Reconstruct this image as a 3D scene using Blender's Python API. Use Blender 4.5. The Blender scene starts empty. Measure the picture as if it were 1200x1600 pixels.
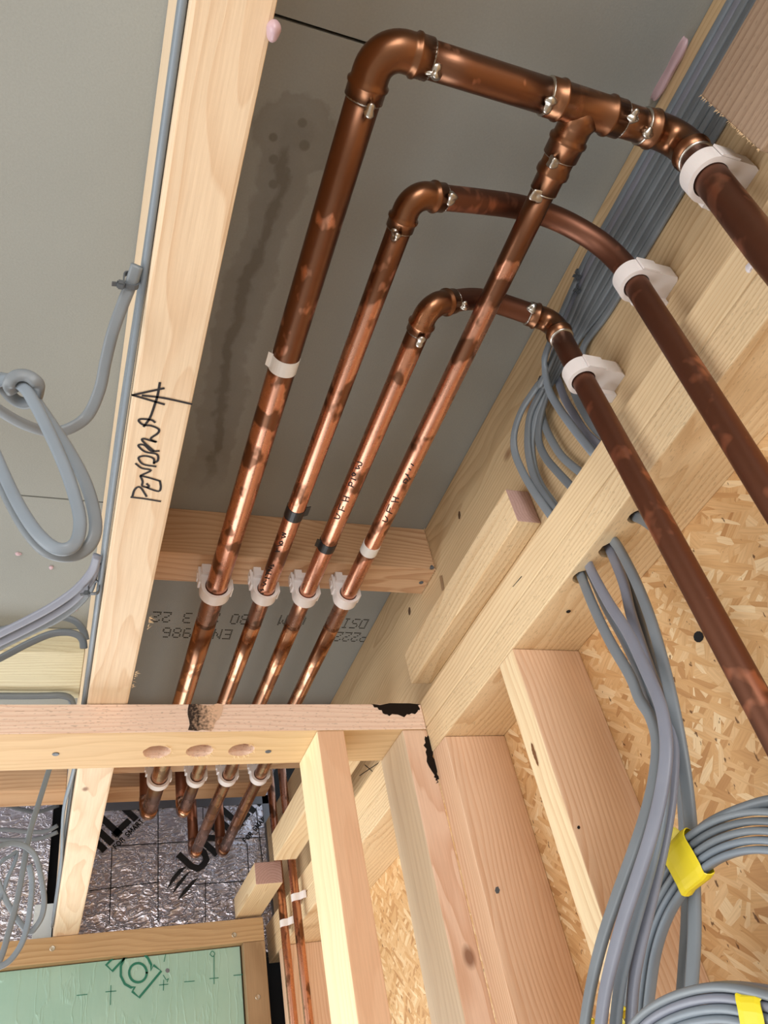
import bpy, bmesh, math, random
from mathutils import Vector, Matrix
random.seed(7)

# ------------------------------------------------------------------ camera
# camera-relative coordinates are used for building: +X towards the sheathed wall, +Y away along the
# pipes, +Z up; FLOOR lifts everything so that the floor lies at z = 0.
FLOOR = 1.53
F_PX = 1269.134
RIGHT = Vector((0.92952011, -0.32060687, -0.18221854))
DOWN = Vector((0.08449681, 0.66614183, -0.74102318))
FWD = Vector((0.35896051, 0.67339906, 0.64628249))
OFF = Vector((0, 0, FLOOR))
sc = bpy.context.scene
COL = sc.collection
cam_d = bpy.data.cameras.new('camera')
cam_d.sensor_fit = 'HORIZONTAL'
cam_d.sensor_width = 36.0
cam_d.lens = F_PX / 1200.0 * 36.0
cam_d.clip_start = 0.01
cam = bpy.data.objects.new('camera', cam_d)
COL.objects.link(cam)
m3 = Matrix((RIGHT, -DOWN, -FWD)).transposed()
cam.matrix_world = Matrix.Translation(OFF) @ m3.to_4x4()
sc.camera = cam

# ------------------------------------------------------------------ world, lights, exposure
world = bpy.data.worlds.new('world')
sc.world = world
world.use_nodes = True
bg = world.node_tree.nodes['Background']
bg.inputs[0].default_value = (0.86, 0.93, 1.0, 1)
bg.inputs[1].default_value = 1.0


def area_light(name, loc, target, sx, sy, watts, color):
    d = bpy.data.lights.new(name, 'AREA')
    d.shape = 'RECTANGLE'
    d.size, d.size_y = sx, sy
    d.energy = watts
    d.color = color
    o = bpy.data.objects.new(name, d)
    COL.objects.link(o)
    o.location = Vector(loc) + OFF
    o.rotation_euler = (Vector(target) - Vector(loc)).to_track_quat('-Z', 'Y').to_euler()
    return o


# daylight coming in through the two openings of the room (left wall and the wall behind the camera)
area_light('window_daylight', (-2.40, 0.90, -0.22), (0.0, 0.90, -0.22), 2.2, 1.40, 48, (1.0, 0.985, 0.965))
area_light('doorway_daylight', (-0.7, -2.80, -0.40), (-0.7, 0.0, -0.40), 1.5, 1.8, 84, (1.0, 0.985, 0.965))
area_light('far_window_daylight', (-0.45, 2.16, -0.30), (-0.45, 0.0, -0.30), 1.45, 1.10, 26, (0.97, 0.985, 1.0))
vs = sc.view_settings
vs.view_transform = 'Standard'
vs.look = 'None'
vs.exposure = -0.18
vs.gamma = 1.0
vs.use_curve_mapping = False


# ------------------------------------------------------------------ helpers: points
def ray(u, v):
    return RIGHT * ((u - 600) / F_PX) + DOWN * ((v - 800) / F_PX) + FWD


def at(u, v, ax, val):
    r = ray(u, v)
    return r * (val / r['xyz'.index(ax)])


def on_pipe(u, v, px, pz, rad):
    """first hit of a sight line with a pipe that runs along Y"""
    r = ray(u, v)
    a = r.x * r.x + r.z * r.z
    b = -2 * (r.x * px + r.z * pz)
    c = px * px + pz * pz - rad * rad
    d = max(0.0, b * b - 4 * a * c)
    t = (-b - math.sqrt(d)) / (2 * a)
    p = r * t
    n = Vector((p.x - px, 0, p.z - pz)).normalized()
    return p, n


def smooth(pts, n=6):
    """Catmull-Rom through the points"""
    P = [Vector(p) for p in pts]
    if len(P) < 3:
        return P
    Q = [P[0] * 2 - P[1]] + P + [P[-1] * 2 - P[-2]]
    out = []
    for i in range(1, len(Q) - 2):
        p0, p1, p2, p3 = Q[i - 1:i + 3]
        for k in range(n):
            t = k / n
            out.append(0.5 * ((2 * p1) + (p2 - p0) * t + (2 * p0 - 5 * p1 + 4 * p2 - p3) * t * t
                              + (3 * p1 - p0 - 3 * p2 + p3) * t ** 3))
    out.append(P[-1])
    return out


# ------------------------------------------------------------------ helpers: materials
def lin(r, g, b):
    f = lambda c: ((c / 255 + 0.055) / 1.055) ** 2.4 if c > 10 else c / 255 / 12.92
    return (f(r), f(g), f(b), 1)


class NT:
    def __init__(s, name):
        s.m = bpy.data.materials.new(name)
        s.m.use_nodes = True
        s.t = s.m.node_tree
        s.b = s.t.nodes['Principled BSDF']

    def n(s, kind, **kw):
        nd = s.t.nodes.new(kind)
        for k, v in kw.items():
            setattr(nd, k, v)
        return nd

    def put(s, sock, v):
        if isinstance(v, bpy.types.NodeSocket):
            s.t.links.new(v, sock)
        else:
            sock.default_value = v

    def math(s, op, a, b=0.0, c=0.0):
        nd = s.n('ShaderNodeMath', operation=op)
        s.put(nd.inputs[0], a)
        s.put(nd.inputs[1], b)
        s.put(nd.inputs[2], c)
        return nd.outputs[0]

    def noise(s, vec, scale, detail=2.0, rough=0.5):
        nd = s.n('ShaderNodeTexNoise')
        s.put(nd.inputs['Vector'], vec)
        nd.inputs['Scale'].default_value = scale
        nd.inputs['Detail'].default_value = detail
        nd.inputs['Roughness'].default_value = rough
        return nd.outputs['Fac']

    def ramp(s, fac, stops, interp='LINEAR'):
        nd = s.n('ShaderNodeValToRGB')
        nd.color_ramp.interpolation = interp
        e = nd.color_ramp.elements
        while len(e) < len(stops):
            e.new(0.5)
        for el, (p, c) in zip(e, stops):
            el.position = p
            el.color = c if isinstance(c, tuple) else (c, c, c, 1)
        s.put(nd.inputs[0], fac)
        return nd.outputs[0]

    def mix(s, fac, a, b, mode='MIX'):
        nd = s.n('ShaderNodeMix', data_type='RGBA', blend_type=mode)
        s.put(nd.inputs[0], fac)
        s.put(nd.inputs[6], a)
        s.put(nd.inputs[7], b)
        return nd.outputs[2]

    def xyz(s, kind='Object'):
        tc = s.n('ShaderNodeTexCoord')
        sp = s.n('ShaderNodeSeparateXYZ')
        s.t.links.new(tc.outputs[kind], sp.inputs[0])
        return tc.outputs[kind], sp.outputs

    def comb(s, x, y, z):
        nd = s.n('ShaderNodeCombineXYZ')
        for i, v in enumerate((x, y, z)):
            s.put(nd.inputs[i], v)
        return nd.outputs[0]

    def bump(s, h, strength, dist=0.001):
        nd = s.n('ShaderNodeBump')
        nd.inputs['Strength'].default_value = strength
        nd.inputs['Distance'].default_value = dist
        s.put(nd.inputs['Height'], h)
        s.put(s.b.inputs['Normal'], nd.outputs[0])

    def set(s, color=None, rough=None, metal=None, spec=None):
        if color is not None:
            s.put(s.b.inputs['Base Color'], color)
        if rough is not None:
            s.put(s.b.inputs['Roughness'], rough)
        if metal is not None:
            s.put(s.b.inputs['Metallic'], metal)
        if spec is not None:
            s.put(s.b.inputs['Specular IOR Level'], spec)
        return s.m


def plain(name, rgb, rough=0.5, metal=0.0, spec=0.5):
    t = NT(name)
    return t.set(lin(*rgb), rough, metal, spec)


WOODN = [0]


def wood(light, dark, axis, pith=(0.05, 0.06), gap=0.0055, tilt=0.05, wob=0.012, contrast=1.0, fleck=0.0, knots=()):
    """sawn softwood: growth rings about an off-centre pith line, long fibres, blotches"""
    WOODN[0] += 1
    seed = WOODN[0] * 3.7
    t = NT('sawn_softwood_%02d' % WOODN[0])
    vec, o = t.xyz()
    k = 'xyz'.index(axis)
    L = o[k]
    A, B = [o[i] for i in range(3) if i != k]
    slow = t.noise(t.comb(t.math('MULTIPLY_ADD', L, 2.2, seed), t.math('MULTIPLY', A, 9.0), t.math('MULTIPLY', B, 9.0)), 1.0, 2.0)
    slow2 = t.noise(t.comb(t.math('MULTIPLY_ADD', L, 5.0, seed + 9), t.math('MULTIPLY', A, 24.0), t.math('MULTIPLY', B, 24.0)), 1.0, 2.0)
    da = t.math('ADD', t.math('ADD', A, -pith[0]), t.math('MULTIPLY', L, tilt))
    db = t.math('ADD', B, -pith[1])
    r = t.math('SQRT', t.math('ADD', t.math('MULTIPLY', da, da), t.math('MULTIPLY', db, db)))
    r = t.math('ADD', r, t.math('MULTIPLY', t.math('SUBTRACT', slow, 0.5), wob * 4))
    r = t.math('ADD', r, t.math('MULTIPLY', t.math('SUBTRACT', slow2, 0.5), wob * 0.7))
    fr = t.math('FRACT', t.math('MULTIPLY', r, 1.0 / gap))
    ring = t.ramp(fr, [(0.0, 0.0), (0.45, 0.12), (0.86, 0.85), (0.94, 1.0), (1.0, 0.0)])
    fib = t.noise(t.comb(t.math('MULTIPLY_ADD', L, 14.0, seed), t.math('MULTIPLY', A, 420.0), t.math('MULTIPLY', B, 420.0)), 1.0, 3.0, 0.6)
    blot = t.noise(vec, 7.0, 2.0)
    amp = t.math('MULTIPLY', ring, t.math('MULTIPLY_ADD', blot, 0.9 * contrast, 0.1))
    col = t.mix(amp, lin(*light), lin(*dark))
    col = t.mix(t.math('MULTIPLY', t.math('SUBTRACT', fib, 0.35), 0.55), col, lin(*[c * 0.8 for c in dark]))
    if fleck:
        fl = t.noise(t.comb(t.math('MULTIPLY', L, 150.0), t.math('MULTIPLY', A, 500.0), t.math('MULTIPLY', B, 500.0)), 1.0, 1.0)
        col = t.mix(t.math('MULTIPLY', t.ramp(fl, [(0.62, 0.0), (0.7, 1.0)]), fleck), col, lin(*[c * 0.62 for c in dark]))
    for (kx, ky, kz, kr) in knots:
        d = [t.math('ADD', o[i], -c) for i, c in enumerate((kx, ky, kz))]
        d[k] = t.math('MULTIPLY', d[k], 0.6)
        q = t.math('SQRT', t.math('ADD', t.math('ADD', t.math('MULTIPLY', d[0], d[0]), t.math('MULTIPLY', d[1], d[1])), t.math('MULTIPLY', d[2], d[2])))
        q = t.math('ADD', q, t.math('MULTIPLY', t.math('SUBTRACT', slow2, 0.5), kr))
        msk = t.ramp(t.math('DIVIDE', q, kr), [(0.45, 1.0), (0.75, 0.45), (1.0, 0.0)])
        col = t.mix(t.math('MULTIPLY', msk, 0.8), col, lin(120, 72, 42))
    t.bump(t.math('ADD', fib, t.math('MULTIPLY', ring, 0.3)), 0.25, 0.0006)
    return t.set(col, 0.62, 0.0, 0.3)


# wood tones
PALE = ((240, 218, 188), (214, 176, 136))
PINK = ((236, 204, 178), (206, 158, 124))
STUD = ((236, 204, 174), (206, 156, 118))
YELL = ((238, 214, 174), (206, 168, 120))
OLIVE = ((220, 194, 154), (184, 148, 106))
ORANGE = ((214, 176, 138), (174, 124, 84))
GREENISH = ((214, 206, 176), (184, 166, 128))
ENDG = ((206, 172, 162), (172, 132, 122))
GREY = ((170, 146, 124), (128, 100, 80))


def make_osb():
    t = NT('oriented_strand_board')
    vec, o = t.xyz()
    warp = t.noise(vec, 6.0, 2.0)
    col = None
    tones = [(0.0, lin(184, 138, 90)), (0.2, lin(208, 164, 112)), (0.5, lin(216, 176, 126)), (0.8, lin(224, 188, 140)), (1.0, lin(236, 210, 168))]
    hsum = None
    for i, ang in enumerate((0.2, 1.25, 2.2, 2.8, 0.75)):
        ca, sa = math.cos(ang), math.sin(ang)
        u = t.math('ADD', t.math('MULTIPLY', o[1], ca), t.math('MULTIPLY', o[2], sa))
        v = t.math('ADD', t.math('MULTIPLY', o[1], -sa), t.math('MULTIPLY', o[2], ca))
        v = t.math('ADD', v, t.math('MULTIPLY', warp, 0.02))
        nd = t.n('ShaderNodeTexVoronoi', voronoi_dimensions='2D', feature='F1')
        t.put(nd.inputs['Vector'], t.comb(t.math('MULTIPLY_ADD', u, (12.0, 15.0, 19.0, 24.0, 32.0)[i], i * 7.3), t.math('MULTIPLY_ADD', v, (62.0, 82.0, 105.0, 130.0, 165.0)[i], i * 3.1), 0.0))
        nd.inputs['Scale'].default_value = 1.0
        sp = t.n('ShaderNodeSeparateColor')
        t.t.links.new(nd.outputs['Color'], sp.inputs[0])
        strand = t.ramp(sp.outputs[0], tones)
        fib = t.noise(t.comb(t.math('MULTIPLY', u, 30.0), t.math('MULTIPLY', v, 500.0), float(i)), 1.0, 2.0)
        strand = t.mix(t.math('MULTIPLY', t.math('SUBTRACT', fib, 0.4), 0.7), strand, lin(140, 92, 50))
        if col is None:
            col, hsum = strand, sp.outputs[1]
        else:
            g = t.math('GREATER_THAN', sp.outputs[2], 0.58)
            col = t.mix(g, col, strand)
            hm = t.n('ShaderNodeMix', data_type='FLOAT')
            t.put(hm.inputs[0], g)
            t.put(hm.inputs[2], hsum)
            t.put(hm.inputs[3], sp.outputs[1])
            hsum = hm.outputs[0]
    sp2 = t.noise(t.comb(0.0, t.math('MULTIPLY', o[1], 130.0), t.math('MULTIPLY', o[2], 75.0)), 1.0, 2.0)
    col = t.mix(t.ramp(sp2, [(0.68, 0.0), (0.72, 0.85)]), col, lin(82, 48, 26))
    t.bump(hsum, 0.5, 0.001)
    return t.set(col, 0.55, 0.0, 0.35)


def make_copper(name, ox=0.5, bright=(222, 162, 134), brown=(122, 86, 66), rough=0.3, scale=20.0, y0=None, k=0.0):
    """copper with brown oxide patches; with y0 the cleaned metal begins past that point of the run"""
    t = NT(name)
    vec, o = t.xyz()
    geo = t.n('ShaderNodeNewGeometry')
    sp = t.n('ShaderNodeSeparateXYZ')
    t.t.links.new(geo.outputs['Position'], sp.inputs[0])
    n1 = t.noise(geo.outputs['Position'], scale, 1.0, 0.5)
    n2 = t.noise(t.comb(t.math('MULTIPLY', sp.outputs[0], 70.0), t.math('MULTIPLY', sp.outputs[1], 34.0), t.math('MULTIPLY', sp.outputs[2], 40.0)), 1.0, 2.0)
    m = t.math('ADD', t.math('MULTIPLY', n1, 0.55), t.math('MULTIPLY', n2, 0.45))
    if y0 is not None:
        g = t.math('MULTIPLY', t.math('SUBTRACT', sp.outputs[1], y0), k)
        m = t.math('ADD', m, t.math('MINIMUM', t.math('MAXIMUM', g, -0.14), 0.035))
    f = t.ramp(m, [(max(0.0, ox - 0.035), 0.0), (min(1.0, ox + 0.02), 1.0)])
    n3 = t.noise(vec, 70.0, 2.0)
    n4 = t.noise(geo.outputs['Position'], 7.0, 2.0)
    br = t.mix(n4, lin(*brown), lin(*[c * 1.12 for c in brown]))
    col = t.mix(f, br, lin(*bright))
    col = t.mix(t.math('MULTIPLY', n3, 0.3), col, lin(*[c * 0.8 for c in brown]))
    rg = t.math('ADD', t.math('MULTIPLY', n3, 0.12), t.math('MULTIPLY_ADD', f, -0.05, rough - 0.03))
    return t.set(col, rg, 1.0)


def make_board():
    t = NT('grey_ceiling_board')
    vec, o = t.xyz()
    n1 = t.noise(vec, 3.0, 3.0)
    n2 = t.noise(vec, 420.0, 2.0)
    col = t.mix(n1, lin(148, 150, 146), lin(166, 169, 165))
    col = t.mix(t.math('MULTIPLY', n2, 0.22), col, lin(112, 110, 104))
    t.bump(n2, 0.35, 0.0006)
    return t.set(col, 0.85, 0.0, 0.2)


def make_stained_board():
    """same board with a water stain: a round head of blobs and a long streak"""
    t = NT('grey_ceiling_board_with_water_stain')
    vec, o = t.xyz('Generated')
    tc = t.n('ShaderNodeTexCoord')
    geo = t.n('ShaderNodeNewGeometry')
    sp = t.n('ShaderNodeSeparateXYZ')
    t.t.links.new(geo.outputs['Position'], sp.inputs[0])
    X, Y = sp.outputs[0], sp.outputs[1]
    pos = geo.outputs['Position']
    n1 = t.noise(pos, 3.0, 3.0)
    n2 = t.noise(pos, 420.0, 2.0)
    col = t.mix(n1, lin(148, 150, 146), lin(166, 169, 165))
    col = t.mix(t.math('MULTIPLY', n2, 0.22), col, lin(112, 110, 104))
    wv = t.noise(t.comb(t.math('MULTIPLY', X, 9.0), t.math('MULTIPLY', Y, 9.0), 1.0), 1.0, 3.0)
    wf = t.noise(t.comb(t.math('MULTIPLY', X, 60.0), t.math('MULTIPLY', Y, 45.0), 4.0), 1.0, 3.0)
    cx = t.math('ADD', 0.150, t.math('MULTIPLY', wv, 0.06))
    d = t.math('ABSOLUTE', t.math('SUBTRACT', X, cx))
    d = t.math('ADD', d, t.math('MULTIPLY', t.math('SUBTRACT', wf, 0.5), 0.02))
    band = t.ramp(t.math('MULTIPLY', d, 10.0), [(0.04, 0.85), (0.10, 0.45), (0.26, 0.34), (0.31, 0.0)])
    ys = t.math('ADD', Y, t.math('MULTIPLY', wf, 0.06))
    yin = t.math('MULTIPLY', t.ramp(ys, [(0.36, 0.0), (0.40, 1.0)]), t.ramp(ys, [(0.84, 1.0), (0.93, 0.0)]))
    band = t.math('MULTIPLY', band, yin)
    hx = t.math('SUBTRACT', X, 0.188)
    hy = t.math('SUBTRACT', Y, 0.345)
    hd = t.math('SQRT', t.math('ADD', t.math('MULTIPLY', hx, hx), t.math('MULTIPLY', hy, hy)))
    hd = t.math('ADD', hd, t.math('MULTIPLY', t.math('SUBTRACT', wf, 0.5), 0.03))
    head = t.ramp(t.math('MULTIPLY', hd, 10.0), [(0.1, 0.5), (0.32, 0.28), (0.42, 0.34), (0.47, 0.0)])
    spots = 0.0
    for qx, qy, qr in ((0.172, 0.375, 0.006), (0.186, 0.385, 0.0075), (0.200, 0.352, 0.0065), (0.166, 0.352, 0.005), (0.192, 0.330, 0.0055), (0.178, 0.402, 0.006)):
        ax = t.math('SUBTRACT', X, qx)
        ay = t.math('SUBTRACT', Y, qy)
        qd = t.math('SQRT', t.math('ADD', t.math('MULTIPLY', ax, ax), t.math('MULTIPLY', ay, ay)))
        spots = t.math('MAXIMUM', spots, t.ramp(t.math('DIVIDE', qd, qr * 2), [(0.35, 0.8), (0.5, 0.5), (0.56, 0.0)]))
    st = t.math('MAXIMUM', t.math('MAXIMUM', band, head), spots)
    col = t.mix(t.math('MULTIPLY', st, 0.72), col, lin(84, 72, 54))
    t.bump(n2, 0.35, 0.0006)
    return t.set(col, 0.85, 0.0, 0.2)


def make_foil():
    t = NT('crinkled_aluminium_foil')
    vec, o = t.xyz()
    w = t.noise(vec, 14.0, 3.0)
    v2 = t.comb(t.math('ADD', t.math('MULTIPLY', o[0], 26.0), t.math('MULTIPLY', w, 2.0)), o[1], t.math('ADD', t.math('MULTIPLY', o[2], 52.0), t.math('MULTIPLY', w, 2.0)))
    a = t.noise(v2, 1.0, 3.0, 0.6)
    ridge = t.math('ABSOLUTE', t.math('SUBTRACT', a, 0.5))
    ridge = t.ramp(ridge, [(0.0, 1.0), (0.05, 0.25), (0.2, 0.0)])
    b = t.noise(vec, 34.0, 3.0)
    h = t.math('ADD', t.math('MULTIPLY', ridge, 0.6), b)
    t.bump(h, 1.0, 0.006)
    return t.set(lin(226, 226, 238), 0.36, 1.0)


def make_green_foil():
    t = NT('pale_green_insulation_facing')
    vec, o = t.xyz()
    n = t.noise(t.comb(t.math('MULTIPLY', o[0], 30.0), 0.0, t.math('MULTIPLY', o[2], 6.0)), 1.0, 3.0)
    n2 = t.noise(vec, 9.0, 2.0)
    col = t.mix(n2, lin(146, 188, 172), lin(174, 206, 192))
    rd = t.ramp(t.math('ABSOLUTE', t.math('SUBTRACT', n, 0.5)), [(0.0, 1.0), (0.03, 0.0)])
    t.bump(t.math('ADD', t.math('MULTIPLY', rd, 0.5), n), 0.22, 0.004)
    return t.set(col, 0.28, 0.15, 0.5)


def make_cable(name, rgb):
    t = NT(name)
    vec, o = t.xyz()
    n = t.noise(vec, 25.0, 2.0)
    col = t.mix(n, lin(*rgb), lin(*[c * 0.9 for c in rgb]))
    return t.set(col, 0.42, 0.0, 0.45)


def make_nylon():
    t = NT('white_nylon')
    t.b.inputs['Subsurface Weight'].default_value = 0.35
    t.b.inputs['Subsurface Radius'].default_value = (0.006, 0.005, 0.005)
    return t.set(lin(236, 230, 228), 0.42, 0.0, 0.45)


M = dict(
    osb=make_osb(),
    board=make_board(), stained=make_stained_board(), foil=make_foil(), green=make_green_foil(),
    cop_a=make_copper('copper_tarnished', 0.50, y0=0.56, k=0.8),
    cop_b=make_copper('copper_patchy', 0.50, y0=0.46, k=0.6),
    cop_c=make_copper('copper_bright', 0.47, y0=0.52, k=0.7),
    cop_d=make_copper('copper_dark_oxide', 0.60, bright=(190, 130, 104), brown=(120, 82, 66), rough=0.42),
    cop_e=make_copper('copper_brassy', 0.52, bright=(208, 158, 126), brown=(144, 104, 80), rough=0.27),
    cop_f=make_copper('copper_fitting', 0.58, bright=(178, 126, 94), brown=(130, 92, 68), rough=0.28, scale=14.0),
    solder=plain('bright_solder', (190, 186, 178), 0.3, 1.0),
    cable_a=make_cable('grey_pvc', (130, 138, 145)),
    cable_b=make_cable('bluish_grey_pvc', (134, 145, 156)),
    cable_c=make_cable('slate_grey_pvc', (114, 121, 127)),
    cable_d=make_cable('lilac_grey_pvc', (138, 142, 156)),
    nylon=make_nylon(),
    black_tape=plain('black_vinyl_tape', (22, 24, 26), 0.35),
    white_tape=plain('white_vinyl_tape', (226, 224, 220), 0.4),
    yellow_tape=plain('yellow_vinyl_tape', (238, 216, 40), 0.4),
    ink=plain('black_marker_ink', (28, 22, 26), 0.7),
    char=plain('charred_wood', (34, 27, 22), 0.95, 0, 0.1),
    print=plain('dark_print', (58, 54, 48), 0.9, 0, 0.1),
    logo=plain('black_print_on_foil', (16, 15, 15), 0.6),
    greenink=plain('dark_green_print', (22, 112, 88), 0.5),
    steel=plain('zinc_screw', (196, 190, 176), 0.35, 1.0),
    foam=plain('pink_expanding_foam', (196, 168, 176), 0.35),
    white=plain('white_upvc', (222, 234, 240), 0.4),
    dark=plain('dark_gap', (20, 20, 22), 0.9),
    tie=plain('dark_grey_cable_tie', (86, 92, 98), 0.45),
    floor=plain('site_floor', (190, 184, 176), 0.8),
    plaster=plain('bare_plasterboard', (198, 194, 188), 0.9),
    tapegrey=plain('aluminium_joint_tape', (120, 122, 128), 0.45, 0.6),
)


# ------------------------------------------------------------------ helpers: objects
def tag(o, label=None, cat=None, group=None, kind=None):
    for k, v in (('label', label), ('category', cat), ('group', group), ('kind', kind)):
        if v:
            o[k] = v
    return o


def link(name, me, mats, parent=None, origin=None, smooth_shade=False):
    """mesh in camera-relative coordinates -> object with its origin at `origin`"""
    if origin is None:
        if parent is not None:
            origin = Vector(parent['_o'])
        else:
            n = len(me.vertices)
            lo = Vector([min(v.co[i] for v in me.vertices) for i in range(3)])
            hi = Vector([max(v.co[i] for v in me.vertices) for i in range(3)])
            origin = (lo + hi) / 2
    me.transform(Matrix.Translation(-Vector(origin)))
    for m in (mats if isinstance(mats, (list, tuple)) else [mats]):
        me.materials.append(m)
    if smooth_shade:
        me.polygons.foreach_set('use_smooth', [True] * len(me.polygons))
    o = bpy.data.objects.new(name, me)
    COL.objects.link(o)
    o['_o'] = list(origin)
    if parent is not None:
        o.parent = parent
        o.location = Vector(origin) - Vector(parent['_o'])
    else:
        o.location = Vector(origin) + OFF
    return o


def empty(name, loc):
    o = bpy.data.objects.new(name, None)
    COL.objects.link(o)
    o.empty_display_size = 0.02
    o['_o'] = list(loc)
    o.location = Vector(loc) + OFF
    return o


def mesh(verts, faces):
    me = bpy.data.meshes.new('mesh')
    me.from_pydata([tuple(v) for v in verts], [], faces)
    me.update()
    return me


def from_bm(bm):
    bmesh.ops.recalc_face_normals(bm, faces=bm.faces)
    me = bpy.data.meshes.new('mesh')
    bm.to_mesh(me)
    bm.free()
    return me


def box_bm(x0, x1, y0, y1, z0, z1, bev=0.0018, bm=None):
    own = bm is None
    b = bmesh.new() if own else bm
    vs_ = [b.verts.new((x, y, z)) for x in (x0, x1) for y in (y0, y1) for z in (z0, z1)]
    for f in ((0, 1, 3, 2), (4, 6, 7, 5), (0, 4, 5, 1), (2, 3, 7, 6), (0, 2, 6, 4), (1, 5, 7, 3)):
        b.faces.new([vs_[i] for i in f])
    if own and bev:
        bmesh.ops.recalc_face_normals(b, faces=b.faces)
        bmesh.ops.bevel(b, geom=b.edges[:], offset=bev, segments=2, profile=0.6, affect='EDGES')
    return b


def timber(name, label, x, y, z, mat, group=None, cat='timber', bev=0.0018, holes=(), parent=None, kind=None, end=None):
    me = from_bm(box_bm(x[0], x[1], y[0], y[1], z[0], z[1], bev))
    o = link(name, me, mat, parent)
    tag(o, label, cat if parent is None else None, group, kind)
    if end:
        me.materials.append(end[1])
        k = 'xyz'.index(end[0])
        for f in me.polygons:
            if abs(f.normal[k]) > 0.9:
                f.material_index = 1
    if holes:                                     # vertical drilled holes (hx, hy, radius)
        cut = bmesh.new()
        for hx, hy, hr in holes:
            zc = (z[0] + z[1]) / 2
            n = 20
            rings = []
            for zz in (z[0] - 0.02, z[1] + 0.02):
                rings.append([cut.verts.new((hx + hr * (1 + 0.07 * random.uniform(-1, 1)) * math.cos(a * math.tau / n),
                                             hy + hr * (1 + 0.07 * random.uniform(-1, 1)) * math.sin(a * math.tau / n), zz)) for a in range(n)])
            for i in range(n):
                cut.faces.new((rings[0][i], rings[0][(i + 1) % n], rings[1][(i + 1) % n], rings[1][i]))
            cut.faces.new(rings[0][::-1])
            cut.faces.new(rings[1])
        cme = from_bm(cut)
        co = bpy.data.objects.new('hole_cutter', cme)
        COL.objects.link(co)
        co.location = OFF
        md = o.modifiers.new('holes', 'BOOLEAN')
        md.object = co
        md.operation = 'DIFFERENCE'
        md.solver = 'EXACT'
        dg = bpy.context.evaluated_depsgraph_get()
        dg.update()
        nm = bpy.data.meshes.new_from_object(o.evaluated_get(dg))
        o.modifiers.clear()
        o.data = nm
        bpy.data.objects.remove(co)
    return o


def sweep_bm(bm, path, prof, hint=None, cap=True, close=False):
    """prof(i) -> list of (a, b) offsets in the (side, normal) frame; hint -> normal direction"""
    n = len(path)
    tang = []
    for i in range(n):
        a = path[i - 1] if i else path[0]
        b = path[i + 1] if i < n - 1 else path[-1]
        d = b - a
        tang.append(d.normalized() if d.length > 1e-9 else Vector((0, 1, 0)))
    nrm = None
    rings = []
    for i in range(n):
        t = tang[i]
        if hint is not None:
            h = hint(i / (n - 1)) if callable(hint) else Vector(hint)
            v = h - t * h.dot(t)
            if v.length < 0.15 and nrm is not None:
                v = nrm - t * nrm.dot(t)
            nrm = v.normalized()
        else:
            if nrm is None:
                v = Vector((0, 0, 1)) if abs(t.z) < 0.9 else Vector((1, 0, 0))
            else:
                v = nrm
            v = v - t * v.dot(t)
            nrm = v.normalized()
        side = t.cross(nrm).normalized()
        rings.append([bm.verts.new(path[i] + side * a + nrm * b) for a, b in prof(i)])
    m = len(rings[0])
    for i in range(n - 1):
        for j in range(m):
            bm.faces.new((rings[i][j], rings[i][(j + 1) % m], rings[i + 1][(j + 1) % m], rings[i + 1][j]))
    if cap:
        bm.faces.new(rings[0][::-1])
        bm.faces.new(rings[-1])
    return bm


def round_prof(radii, seg=28):
    cs = [(math.cos(k * math.tau / seg), math.sin(k * math.tau / seg)) for k in range(seg)]
    return lambda i: [(c * radii[i], s * radii[i]) for c, s in cs]


def tube_mesh(path, radii, seg=28, hint=None):
    if not isinstance(radii, (list, tuple)):
        radii = [radii] * len(path)
    return from_bm(sweep_bm(bmesh.new(), path, round_prof(radii, seg), hint))


def flat_prof(w, h):
    """flat twin cable: stadium section, flat faces with round edges"""
    pts = []
    if w < h:
        q = flat_prof(h, w)(0)
        r_ = [(-b, a) for a, b in q]
        return lambda i: r_
    r = h / 2
    c = w / 2 - r
    for sx, a0 in ((1, -90), (-1, 90)):
        for k in range(7):
            a = math.radians(a0 + 30 * k)
            pts.append((sx * c + r * math.cos(a), r * math.sin(a)))
    return lambda i: pts


def cable(label, pts, mat, w=0.0102, h=0.0056, hint=None, group=None, n=6, name='cable', parent=None):
    me = from_bm(sweep_bm(bmesh.new(), smooth(pts, n), flat_prof(w, h), hint))
    o = link(name, me, M[mat], parent, smooth_shade=True)
    if parent is None:
        tag(o, label, 'cable', group)
    return o


def ribbon(bm, pts, nrm, width):
    """flat marker stroke through pts; nrm = one normal or a list of normals"""
    P = [Vector(p) for p in pts]
    N = nrm if isinstance(nrm, list) else [Vector(nrm)] * len(P)
    L, Rr = [], []
    for i, p in enumerate(P):
        d = (P[min(i + 1, len(P) - 1)] - P[max(i - 1, 0)])
        d = d.normalized() if d.length > 1e-9 else Vector((1, 0, 0))
        s = d.cross(N[i]).normalized() * width / 2
        if i == 0:
            p = p - d * width * 0.35
        if i == len(P) - 1:
            p = p + d * width * 0.35
        L.append(bm.verts.new(p + s))
        Rr.append(bm.verts.new(p - s))
    for i in range(len(P) - 1):
        bm.faces.new((L[i], L[i + 1], Rr[i + 1], Rr[i]))


def ink(name, strokes, nrm, width, mat, parent, up=0.0004):
    """strokes: list of 3D polylines; lifted off the surface by `up`"""
    bm = bmesh.new()
    for s in strokes:
        s = [Vector(p) + Vector(nrm) * up for p in s]
        if len(s) > 2:
            s = smooth(s, 4)
        ribbon(bm, s, nrm, width)
    me = bpy.data.meshes.new('mesh')
    bm.to_mesh(me)
    bm.free()
    return tag(link(name, me, mat, parent), kind='stuff')


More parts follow.
